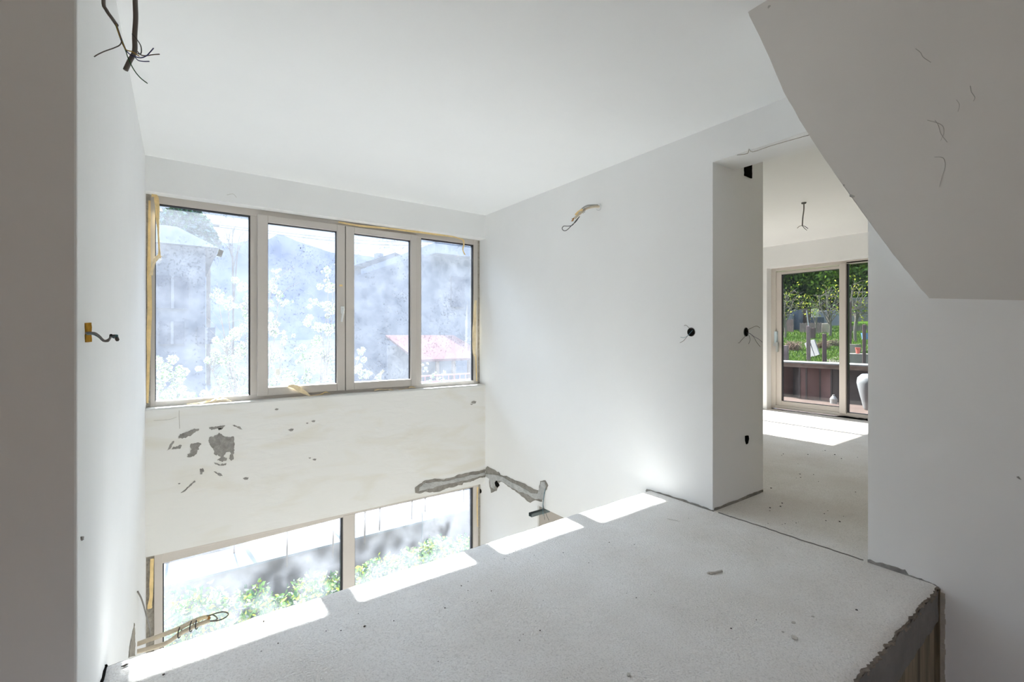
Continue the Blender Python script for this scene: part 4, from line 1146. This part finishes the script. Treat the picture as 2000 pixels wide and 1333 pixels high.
# gabled house centre right
yC=24.0
aL=P(698,522,y=yC); aR=P(812,528,y=yC); ap=P(768,495,y=yC)
t=prism_house('gabled_house',aL.x,aR.x+1.2,yC,yC+2.4,-2,aL.z,ap.x,ap.z,'y',M['far_wall'],M['roof_g'],'grey gabled house with a small chimney behind the right sash')
c=P(741,502,y=yC+.6); MB().box(c.x-.18,c.x+.18,yC+.5,yC+.9,c.z-1.0,c.z+.18).build('chimney',M['far_wall2'],t)
# dark flat roofed building right
yD=14.5
a=P(838,478,y=yD); b=P(1000,488,y=yD)
t=empty('flat_roofed_building',(a.x,yD,-2)); tag(t,'dark flat roofed building behind the rightmost upper pane','house')
MB().box(P(824,500,y=yD).x,b.x+4,yD,yD+7,-2,a.z-.35).build('walls',M['far_wall'],t)
MB().box(a.x,b.x+4,yD-.5,yD+7.3,a.z-.35,a.z).build('roof_slab',mat('dark_roof',(.10,.12,.16),.8),t)
MB().box(P(880,510,y=yD).x,P(905,510,y=yD).x,yD-.08,yD+.02,P(880,600,y=yD).z,P(880,540,y=yD).z).build('window',M['dwin'],t)
# lean-to with red tiles and a railing
yR=10.8
t=empty('lean_to_shed',(P(860,740,y=yR).x,yR,-2)); tag(t,'lean-to with a red tiled roof low behind the rightmost pane','shed')
mb=MB(); a=P(815,703,y=yR); b=P(960,703,y=yR); c=P(832,655,y=yR+2.2)
mb.add([(a.x,yR,a.z),(b.x,yR,a.z),(b.x,yR+2.2,c.z),(a.x,yR+2.2,c.z),(a.x,yR,a.z-.06),(b.x,yR,a.z-.06),(b.x,yR+2.2,c.z-.06),(a.x,yR+2.2,c.z-.06)],[(0,1,2,3),(7,6,5,4),(0,4,5,1),(1,5,6,2),(2,6,7,3),(3,7,4,0)])
mb.build('roof',M['roof_r'],t)
for k in range(5):
    x=a.x+.1+(b.x-a.x-.3)*k/4
    MB().box(x,x+.08,yR+.1,yR+.18,-2.1,a.z-.02).build('post',M['bark'],t)
MB().box(a.x,b.x,yR+2.0,yR+2.1,-2.1,a.z+.3).build('back_wall',M['far_wall2'],t)
t=empty('railing',(P(860,740,y=10.2).x,10.2,-2)); tag(t,'thin reddish railing in front of the red roofed lean-to','railing')
mb=MB(); 
for v in (735,747): 
    q0=P(818,v,y=10.2); q1=P(940,v,y=10.2); mb.box(q0.x,q1.x,10.18,10.21,q0.z-.02,q0.z+.01)
mb.build('rail',mat('red_paint',(.35,.10,.10),.6),t)
mb=MB(); 
for k in range(12):
    x=q0.x+(q1.x-q0.x)*k/11; mb.box(x-.008,x+.008,10.19,10.205,-2.1,P(818,735,y=10.2).z)
mb.build('balusters',mat('red_paint_2',(.30,.12,.12),.6),t)
# pole with wires
p0=P(407,470,y=30)
t=empty('utility_pole',(p0.x,30,-2)); tag(t,'slim utility pole above the blossoming tree, overhead wires running right','pole')
MB().tube([(p0.x,30,-1.6),(p0.x,30,P(407,428,y=30).z)],.10,8,sub=1).build('pole',M['bark'],t)
MB().box(p0.x-.5,p0.x+.5,29.95,30.05,P(407,440,y=30).z,P(407,438,y=30).z+.02).build('crossarm',M['bark'],t)
mb=MB()
for v,v2 in ((437,478),(441,486)):
    q0=P(407,v,y=30); q1=P(960,v2-8,y=30); mid=(q0+q1)/2; mid.z-=.5
    mb.tube([q0,mid,q1],.022,4)
mb.build('overhead_wire',M['cable_d'],t)
# bare tree tops near the pole
t=empty('bare_tree',(P(455,470,y=20).x,20,-1.8)); tag(t,'faint leafless tree rising above the roofline beside the pole','tree')
mb=MB(); branches(mb,(P(455,470,y=20).x,20,-1.8),[P(u,v,y=20) for u,v in ((430,470),(440,450),(452,445),(462,438),(475,455),(485,470),(470,480),(445,475))],.04,5,mid=P(455,500,y=20)); mb.build('trunk',M['bark'],t)
# round dark tree behind the grey house
t=empty('round_tree',(P(370,480,y=26).x,26,-1.6)); tag(t,'dense rounded tree rising behind the grey hip roof','tree')
cs=[(P(365,440,y=26),.9),(P(355,432,y=26),.7),(P(378,448,y=26),.8),(P(392,468,y=26),.8),(P(402,476,y=26),.6),(P(345,450,y=26),1.0),(P(370,475,y=26),1.1)]
MB().tube([(P(370,480,y=26).x,26,-1.6),P(370,480,y=26)],.2,8,sub=1).build('trunk',M['bark'],t)
leaf_mesh('crown',cs,6000,.13,M['leafd'],t,seed=21,mats=[M['leafd'],mat('blue_green_leaves',(.09,.13,.12),.8)])
# hills
prof=[(-400,470),(100,440),(250,430),(300,450),(420,475),(480,470),(522,468),(545,459),(580,472),(620,484),(655,495),(700,497),(745,506),(800,516),(900,530),(1000,540),(1150,560),(1400,600)]
vs=[];fs=[]
Yh=170
pts=smooth_line([P(u,v,y=Yh) for u,v in prof],6)
rows=8
for p in pts:
    for k in range(rows+1):
        q=k/rows
        y=70+(Yh-70)*q
        z=-2+ (p.z+2)*(q**1.3) + (3.0*fr(p.x*.03,q*3) if 0<k<rows else .5*fr(p.x*.08,1))
        vs.append((p.x*(.55+.45*q),y,z))
for i in range(len(pts)-1):
    for k in range(rows):
        a=i*(rows+1)+k; fs.append((a,a+rows+1,a+rows+2,a+1))
o=mk('hills',vs,fs,M['hill'],smooth=True); struct(o,'hazy blue hill ridge on the horizon','hill')

# ------------------------------------------------------------------ outside, garden side
M['grass']=mat('meadow_grass',(.045,.085,.014),.95,vary=.35,vscale=4,bump=1,bscale=20,dist=.03)
M['blade']=mat('grass_blades',(.09,.17,.03),.9); M['blade2']=mat('grass_blades_light',(.15,.21,.05),.9)
M['deck']=mat('terrace_floor',(.135,.10,.088),.85,vary=.2,vscale=3)
M['pan_r']=mat('reddish_panel',(.20,.125,.115),.8,vary=.14,vscale=4)
M['pan_d']=mat('dark_panel',(.10,.085,.08),.8,vary=.2,vscale=5)
M['cap']=mat('white_cap',(.26,.255,.25),.7)
M['post']=mat('weathered_post',(.12,.085,.085),.9,vary=.2,vscale=8,bump=.5,bscale=20)
M['post_l']=mat('weathered_post_light',(.20,.15,.155),.9,vary=.2,vscale=8)
o=MB().box(7.75,9.9,-4,7.0,-.3,-.02).build('terrace',M['deck']); struct(o,'sunlit reddish terrace floor outside the sliding door','floor')
XP=9.35
seg=[(1480,9.35),(1525,9.35),(1550,9.62),(1562,9.28),(1575,9.30),(1602,9.42),(1624,9.32),(1640,9.33),(1700,9.33),(1850,9.33)]
pw=MB()
par=empty('parapet_panels',(9.4,3.2,0)); tag(par,'low terrace parapet of reddish brown folded panels with a white cap','parapet')
zt_=P(1560,709.5,x=XP).z
mm=['pan_r','pan_r','pan_d','pan_r','pan_r','pan_r','pan_d','pan_d','pan_d']
for k in range(len(seg)-1):
    (u0,xa),(u1,xb)=seg[k],seg[k+1]
    ya_=P(u0,655,x=xa).y; yb_=P(u1,655,x=xb).y
    mb=MB(); mb.add([(xa,ya_,-.02),(xb,yb_,-.02),(xb,yb_,zt_),(xa,ya_,zt_),(xa+.05,ya_,-.02),(xb+.05,yb_,-.02),(xb+.05,yb_,zt_),(xa+.05,ya_,zt_)],[(0,1,2,3),(7,6,5,4),(0,4,5,1),(1,5,6,2),(2,6,7,3),(3,7,4,0)])
    mb.build('panel',M[mm[k]],par)
    MB().box(xb-.012,xb+.03,yb_-.012,yb_+.012,-.02,zt_).build('batten',M['pan_d'],par)
MB().box(9.22,9.72,P(1850,655,x=9.3).y,P(1480,655,x=9.3).y,zt_,zt_+.022).build('cap',M['cap'],par)
MB().box(9.26,9.68,P(1850,655,x=9.3).y,P(1480,655,x=9.3).y,zt_-.075,zt_).build('fascia',mat('stained_fascia',(.26,.20,.17),.9,vary=.3,vscale=9),par)

def gz(x,y): return .36+.118*(x-10)+.10*fr(x*.35,y*.35)
vs=[];fs=[];nn=70
for j in range(nn+1):
    for i in range(nn+1):
        x=9.75+22*i/nn; 
        y=-6+ (x*.72+3.5+6)*j/nn
        vs.append((x,y,gz(x,y)))
for j in range(nn):
    for i in range(nn):
        a=j*(nn+1)+i; fs.append((a,a+1,a+nn+2,a+nn+1))
gr=mk('garden_ground',vs,fs,M['grass'],smooth=True); struct(gr,'green grassy garden slope behind the terrace','ground')
rnd=random.Random(9); v=[];f=[];fi=[]
for i in range(60000):
    x=10+10*rnd.random()**1.3; y=x*rnd.uniform(.26,.50)
    z=gz(x,y); s=rnd.uniform(.02,.05)*(1+x*.02); a=rnd.uniform(0,6.28); dx,dy_2=.008*math.cos(a)*1.5,.008*math.sin(a)*1.5
    k=len(v); v+=[(x-dx,y-dy_2,z-.01),(x+dx,y+dy_2,z-.01),(x+rnd.uniform(-.02,.02),y+rnd.uniform(-.02,.02),z+s)]; f.append((k,k+1,k+2)); fi.append(rnd.choice((0,0,1,1,2)) if rnd.random()>.03 else 3)
g2=mk('grass',v,f,None,mats=[M['blade'],M['blade2'],M['leafg'],M['petal']],fm=fi); tag(g2,'short bright green grass with tiny white flowers on the slope','grass',kind='stuff')
# path
vs=[];fs=[]
pp=[((1604,712),(1640,714)),((1612,706),(1655,707)),((1625,701),(1668,698)),((1638,697),(1680,690)),((1655,691),(1690,685))]
def g_pt(u,v):
    r=ray(u,v); 
    for t in range(900,2600): 
        q=r*(t/1e5); 
        if q.z+H<gz(q.x,q.y): return Vector((q.x,q.y,gz(q.x,q.y)+.02))
    return Vector((q.x,q.y,gz(q.x,q.y)+.02))
for a,b in pp: vs+=[g_pt(*a),g_pt(*b)]
for k in range(len(pp)-1): fs.append((2*k,2*k+1,2*k+3,2*k+2))
o=mk('garden_path',[tuple(q) for q in vs],fs,mat('gravel',(.19,.16,.14),.95,vary=.2,vscale=10)); struct(o,'pale gravel path across the grass','path')
sol=o.modifiers.new('s','SOLIDIFY'); sol.thickness=.05
def postob(u0,u1,v0,v1,x,label,m='post',name='wooden_post'):
    a=P(u0,v0,x=x); b=P(u1,v1,x=x); wv=abs(a.y-b.y)
    o=MB().box(x,x+wv,min(a.y,b.y),max(a.y,b.y),gz(x,a.y)-.15,a.z).build(name,M[m]); bevel(o,.01)
    return tag(o,label,'post')
postob(1605.5,1612.5,652,710,10.2,'dark square wooden post just behind the parapet, middle of the door glass')
postob(1574.5,1581,637,700,11.5,'tall purplish wooden post with a metal rod on top, left of the dark post','post_l')
postob(1528,1537,675,708,10.3,'short stubby wooden post at the left edge of the door glass','post_l')
postob(1582,1590,641,658,16,'thick short post stump far up the slope','post')
postob(1684,1690,634,704,10.8,'grey wooden post behind the fixed pane','post')
postob(1652.5,1661,590,660,14,'dark tree stem like post beside the door mullion','post')
o=MB().tube([P(1579,637,x=11.55),P(1577,622,x=11.55),P(1575,607,x=11.55)],.012,6,sub=1).build('metal_rod',M['steel']); tag(o,'thin metal rod standing above the purplish post','rod')
# leaning boards
for k,(poly,lb) in enumerate((([(1571,671),(1580,667),(1591,696),(1582,698)],'left of two pale boards leaning on the grass'),([(1582,665.5),(1590,664),(1600,693),(1592,696)],'right of two pale boards leaning on the grass'))):
    xs=[12.3,12.3,12.0,12.0]
    q=[P(a,b,x=x) for (a,b),x in zip(poly,xs)]
    q[2].z=max(q[2].z,gz(12,4)-.05)
    vs=q+[p_+Vector((.05,0,.01)) for p_ in q]
    o=mk('leaning_board',vs,[(0,1,2,3),(7,6,5,4),(0,4,5,1),(1,5,6,2),(2,6,7,3),(3,7,4,0)],mat('pale_board',(.17,.165,.165),.85,vary=.08,vscale=6)); tag(o,lb,'board')
# dry brush
def twigs(name, cx, cy, cz, rx_, rz, n, label, m, seed, leaves=0, cat='bush'):
    t=empty(name,(cx,cy,cz)); tag(t,label,cat); rn=random.Random(seed); mb=MB()
    for i in range(n):
        a=rn.uniform(0,6.28); r=rn.random()*rx_; s0=Vector((cx+rn.uniform(-.2,.2)*rx_,cy+rn.uniform(-.6,.6)*rx_,cz))
        e_=Vector((cx+math.cos(a)*r*.8,cy+math.sin(a)*r,cz+rz*rn.uniform(.4,1)))
        m_2=s0.lerp(e_,.5)+Vector((rn.uniform(-.1,.1),rn.uniform(-.1,.1),rn.uniform(-.05,.1)))
        mb.tube([s0,m_2,e_],[.008,.003],4,sub=3)
    mb.build('twigs',m,t)
    if leaves: leaf_mesh('foliage',[(Vector((cx,cy,cz+rz*.7)),rx_)],leaves,.03,M['leafg'],t,seed=seed,mats=[M['leafg'],M['leafy'],M['leafd']])
    return t
q=P(1547,690,x=12.8); twigs('dry_bush',12.8,q.y,gz(12.8,q.y)-.02,.30,.30,120,'tangled dry brownish bush left of the leaning boards',mat('dry_twig',(.24,.17,.14),.9),31)
q=P(1605,685,x=13.6); twigs('dry_bush',13.6,q.y,gz(13.6,q.y)-.02,.28,.26,70,'dry bush behind the leaning boards',mat('dry_twig_2',(.20,.14,.11),.9),32)
q=P(1630,672,x=14.2); twigs('dry_bush',14.2,q.y,gz(14.2,q.y)-.02,.45,.22,45,'spiky dark twigs right of the dark post',M['bark'],33)
# red pot, blue tub, stone block, low stone wall
p=P(1675.5,691,x=11.6); o=MB().lathe((p.x,p.y,p.z),[(.032,0),(.042,.10),(.048,.105),(.048,.125),(.04,.125)],14).build('plant_pot',mat('red_plastic',(.50,.12,.09),.5)); tag(o,'small red plastic pot on the ledge behind the fixed pane','pot')
p=P(1675.5,694,x=11.6); o=MB().box(11.4,11.9,P(1695,690,x=11.6).y-.4,P(1656,690,x=11.6).y,gz(11.5,3.6)-.4,p.z+.03).build('stone_ledge',mat('garden_stone',(.20,.18,.165),.95,bump=.8,bscale=10,vary=.3,vscale=6)); tag(o,'low grey stone ledge carrying the red pot','ledge')
p=P(1692,655,x=13.2); o=MB().lathe((p.x,p.y,p.z-.1),[(.08,0),(.10,.12),(.105,.15),(.095,.15)],14).build('water_tub',mat('blue_plastic',(.10,.22,.42),.5)); tag(o,'blue plastic tub at the right edge of the fixed pane','tub')
p=P(1664,678,x=13); o=MB().box(12.9,13.2,p.y-.12,p.y+.18,gz(13,p.y)-.05,p.z+.06).build('stone_block',mat('stone_block',(.22,.20,.17),.95,vary=.2,vscale=10)); tag(o,'grey stone block lying in the grass','stone')
# jug and planter on the terrace
p=P(1628,777,x=9.1); t=MB().lathe((9.1,p.y,-.02),[(.05,0),(.055,.08),(.03,.12),(.018,.13),(.018,.15)],12).build('plastic_jug',mat('white_plastic',(.3,.3,.3),.5)); tag(t,'small whitish jug standing at the foot of the parapet','jug')
c=P(1700,760,x=8.75); t=MB().lathe((8.75,c.y,-.02),[(.07,0),(.09,.03),(.15,.30),(.175,.42),(.165,.50),(.11,.56),(.10,.55)],24).build('tall_planter',mat('grey_white_ceramic',(.24,.25,.265),.5),smooth=True); tag(t,'pale rounded planter on the terrace at the right of the door','planter')

# back fence, clutter and trees
XB=19.0
def bx(u0,v0,u1,v1,x,dx,name,m,label,cat,toground=True):
    a=P(u0,v0,x=x); b=P(u1,v1,x=x); z0=gz(x,(a.y+b.y)/2)-.05 if toground else b.z
    o=MB().box(x,x+dx,b.y,a.y,min(z0,b.z),a.z).build(name,m); bevel(o,.01); return tag(o,label,cat)
def fence(u0,u1,vt,x,n,mt,label,gapf=.25,name='picket_fence'):
    a=P(u0,vt,x=x); b=P(u1,vt,x=x); t=empty(name,(x,b.y,gz(x,b.y))); tag(t,label,'fence')
    mb=MB(); st=(a.y-b.y)/n
    for k in range(n): mb.box(x,x+.03,b.y+k*st,b.y+(k+1-gapf)*st,gz(x,b.y)-.1,a.z-.03*((k*7)%3)/3)
    mb.build('pickets',mt,t); MB().box(x+.03,x+.06,b.y,a.y,a.z-.25,a.z-.20).build('rail',mt,t); return t
fence(1500,1549,625,17.6,14,mat('pink_fence',(.24,.17,.165),.9,vary=.2,vscale=6),'weathered pinkish board fence at the left behind the grass',.08,'board_fence')
fence(1561,1604,631,17.4,22,mat('pale_picket',(.30,.24,.235),.9,vary=.15,vscale=9),'pale picket fence in the middle behind the grass',.45)
bx(1546,606,1559,628,18.2,.6,'water_tank',mat('blue_grey',(.085,.10,.13),.7,vary=.1,vscale=5),'blue grey tank behind the board fence','tank')
bx(1538,614,1546,628,18.0,.3,'plastic_barrel',mat('pale_blue_grey',(.15,.165,.18),.7),'pale barrel left of the blue grey tank','barrel')
bx(1560,604,1575,634,18.6,.4,'rusty_panel',mat('rust_dark',(.09,.07,.065),.9,vary=.3,vscale=6),'dark rusty sheet right of the blue grey tank','panel')
bx(1582,620,1600,631,17.6,.4,'dark_crate',mat('dark_crate',(.07,.08,.10),.7),'dark crate above the picket fence','crate')
bx(1584.5,604,1592,620,18.4,.3,'whitewashed_post',mat('whitewash',(.50,.49,.40),.9,vary=.1,vscale=10),'whitewashed masonry post behind the dark crate','post')
bx(1592,609,1642,633,19.4,.3,'shed_wall',mat('shed_boards',(.065,.055,.055),.9,vary=.25,vscale=4),'dark boarded shed wall behind the bare branches','shed')
bx(1600,607.5,1642,609.5,19.2,.6,'shed_roof_sheet',mat('pale_sheet',(.15,.165,.19),.6),'pale corrugated sheet edge over the boarded shed','roof')
bx(1605,632,1618,642,17.5,.06,'garden_gate',mat('pale_gate',(.38,.33,.28),.8,vary=.1,vscale=5),'small pale wooden gate right of the picket fence','gate')
bx(1659,583,1700,598,21.0,.3,'garden_wall',mat('pale_stone',(.15,.145,.14),.9,vary=.25,vscale=5),'pale stone wall seen high behind the fixed pane','wall')
fence(1660,1700,636,17.6,16,mat('grey_picket',(.17,.15,.14),.9,vary=.2,vscale=8),'grey slat fence behind the fixed pane',.3)
# boundary earth bank behind
MB()
def branchy(name,ub,x,tips,label,seed,n_leaf,r0=.04,vbase=640,m=None,midv=620,lsize=.035):
    b=P(ub,vbase,x=x); z0=gz(x,b.y)-.1
    t=empty(name,(x,b.y,z0)); tag(t,label,'tree'); mb=MB()
    tp=[P(u,v,x=x+d) for u,v,d in tips]
    branches(mb,(x,b.y,z0),tp,r0,seed,mid=P(ub,midv,x=x)); mb.build('trunk',m or M['bark_l'],t)
    leaf_mesh('leaves',[(p_,.30) for p_ in tp],int(n_leaf*.6),lsize,M['leafy'],t,seed=seed,mats=[M['leafy'],M['leafy'],M['leafg']]); return t
branchy('bare_tree',1621,16.6,[(1600,575,0),(1612,566,.2),(1625,560,0),(1638,570,.1),(1640,590,-.2),(1606,590,0),(1596,600,0),(1632,604,-.2),(1618,583,.3),(1640,608,0),(1592,610,.1),(1645,575,.2)],'pale bare tree with yellow buds at the right of the sliding pane',41,420)
branchy('bare_tree',1532,16.2,[(1528,580,0),(1538,572,.1),(1548,585,0),(1556,578,.2),(1566,590,0),(1543,600,0),(1530,603,.1),(1560,600,-.1),(1574,592,.1),(1552,566,.2)],'pale bare tree with yellow buds at the left of the sliding pane',42,330)
branchy('bare_tree',1672,15.6,[(1662,560,0),(1670,555,.1),(1682,562,0),(1692,570,.1),(1664,585,0),(1676,590,0),(1688,598,-.1),(1662,605,.1),(1694,590,0),(1680,612,0),(1697,612,0)],'bare twiggy tree with yellow buds behind the fixed pane',43,380)
branchy('sapling',1594,17.0,[(1584,592,0),(1588,604,0),(1580,612,0),(1592,598,0)],'small leafy sapling in front of the whitewashed post',44,160,.02)
# dense evergreens
def dense(name,u,x,cl,label,seed,n,mats,size=.10):
    b=P(u,640,x=x); z0=gz(x,b.y)-.2; t=empty(name,(x,b.y,z0)); tag(t,label,'tree','dense trees behind the garden')
    cs=[(P(a,b_,x=x+d),r) for a,b_,r,d in cl]
    mb=MB(); branches(mb,(x,b.y,z0),[c for c,_ in cs],.12,seed,mid=P(u,590,x=x)); mb.build('trunk',M['bark'],t)
    leaf_mesh('crown',cs,n,size,mats[0],t,seed=seed,mats=mats)
    return t
bl=mat('bright_foliage',(.15,.24,.035),.7); bd=mat('mid_foliage',(.06,.11,.025),.7); bk=mat('dark_foliage',(.022,.04,.016),.8)
dense('evergreen_tree',1535,24,[(1525,540,1.3,0),(1545,535,1.3,0),(1530,570,1.2,0),(1550,570,1.2,.3),(1535,510,1.2,0),(1560,550,1.1,0),(1520,600,1.2,.5),(1545,600,1.2,.5)],'dark evergreen crown filling the top left of the sliding pane',51,9000,[bd,bk,bd,bk,bl])
dense('evergreen_tree',1580,27,[(1572,535,1.2,0),(1580,560,1.3,0),(1585,585,1.2,0),(1570,590,1.2,0),(1590,600,1.2,0),(1600,575,1.2,.5),(1570,515,1.2,0)],'darkest evergreen in the middle behind the bare trees',52,8500,[bk,bk,bd,bk])
dense('leafy_tree',1618,24,[(1600,530,1.0,0),(1615,525,1.2,0),(1630,530,1.2,0),(1640,545,1.1,0),(1608,552,.8,0),(1625,548,1.0,0),(1600,510,1.1,0),(1645,520,1.2,0)],'bright green sunlit tree at the top right of the sliding pane',53,11000,[bl,bl,bd,M['leafg']])
dense('evergreen_tree',1630,27.5,[(1612,590,1.3,0),(1630,580,1.3,0),(1648,590,1.3,0),(1625,610,1.2,0),(1650,615,1.2,0)],'shaded evergreen below the bright green tree',54,6500,[bk,bd,bk])
dense('leafy_tree',1685,24.5,[(1660,525,1.1,0),(1675,520,1.3,0),(1692,525,1.3,0),(1700,545,1.3,0),(1665,548,1.1,0),(1682,550,1.2,0),(1670,505,1.2,0),(1700,505,1.2,0)],'green tree filling the top of the fixed pane',55,11000,[bl,bd,bd,M['leafg']])
dense('evergreen_tree',1680,27.8,[(1662,575,1.3,0),(1680,580,1.3,0),(1700,585,1.3,0),(1670,605,1.3,0),(1695,612,1.3,0)],'shaded evergreen low behind the stone wall',56,6000,[bk,bd,bk])
# wooded slope behind everything
vs=[];fs=[];nn=40
for j in range(nn+1):
    for i in range(nn+1):
        x=29+14*i/nn; y=-6+40*j/nn; vs.append((x,y,gz(29,y)-.3+ (x-29)*.75+.5*fr(x*.6,y*.6)))
for j in range(nn):
    for i in range(nn):
        a=j*(nn+1)+i; fs.append((a,a+1,a+nn+2,a+nn+1))
o=mk('wooded_slope',vs,fs,mat('undergrowth',(.045,.06,.025),.95,vary=.5,vscale=2,bump=1,bscale=4,dist=.3),smooth=True); struct(o,'dark wooded slope behind the garden trees','ground')
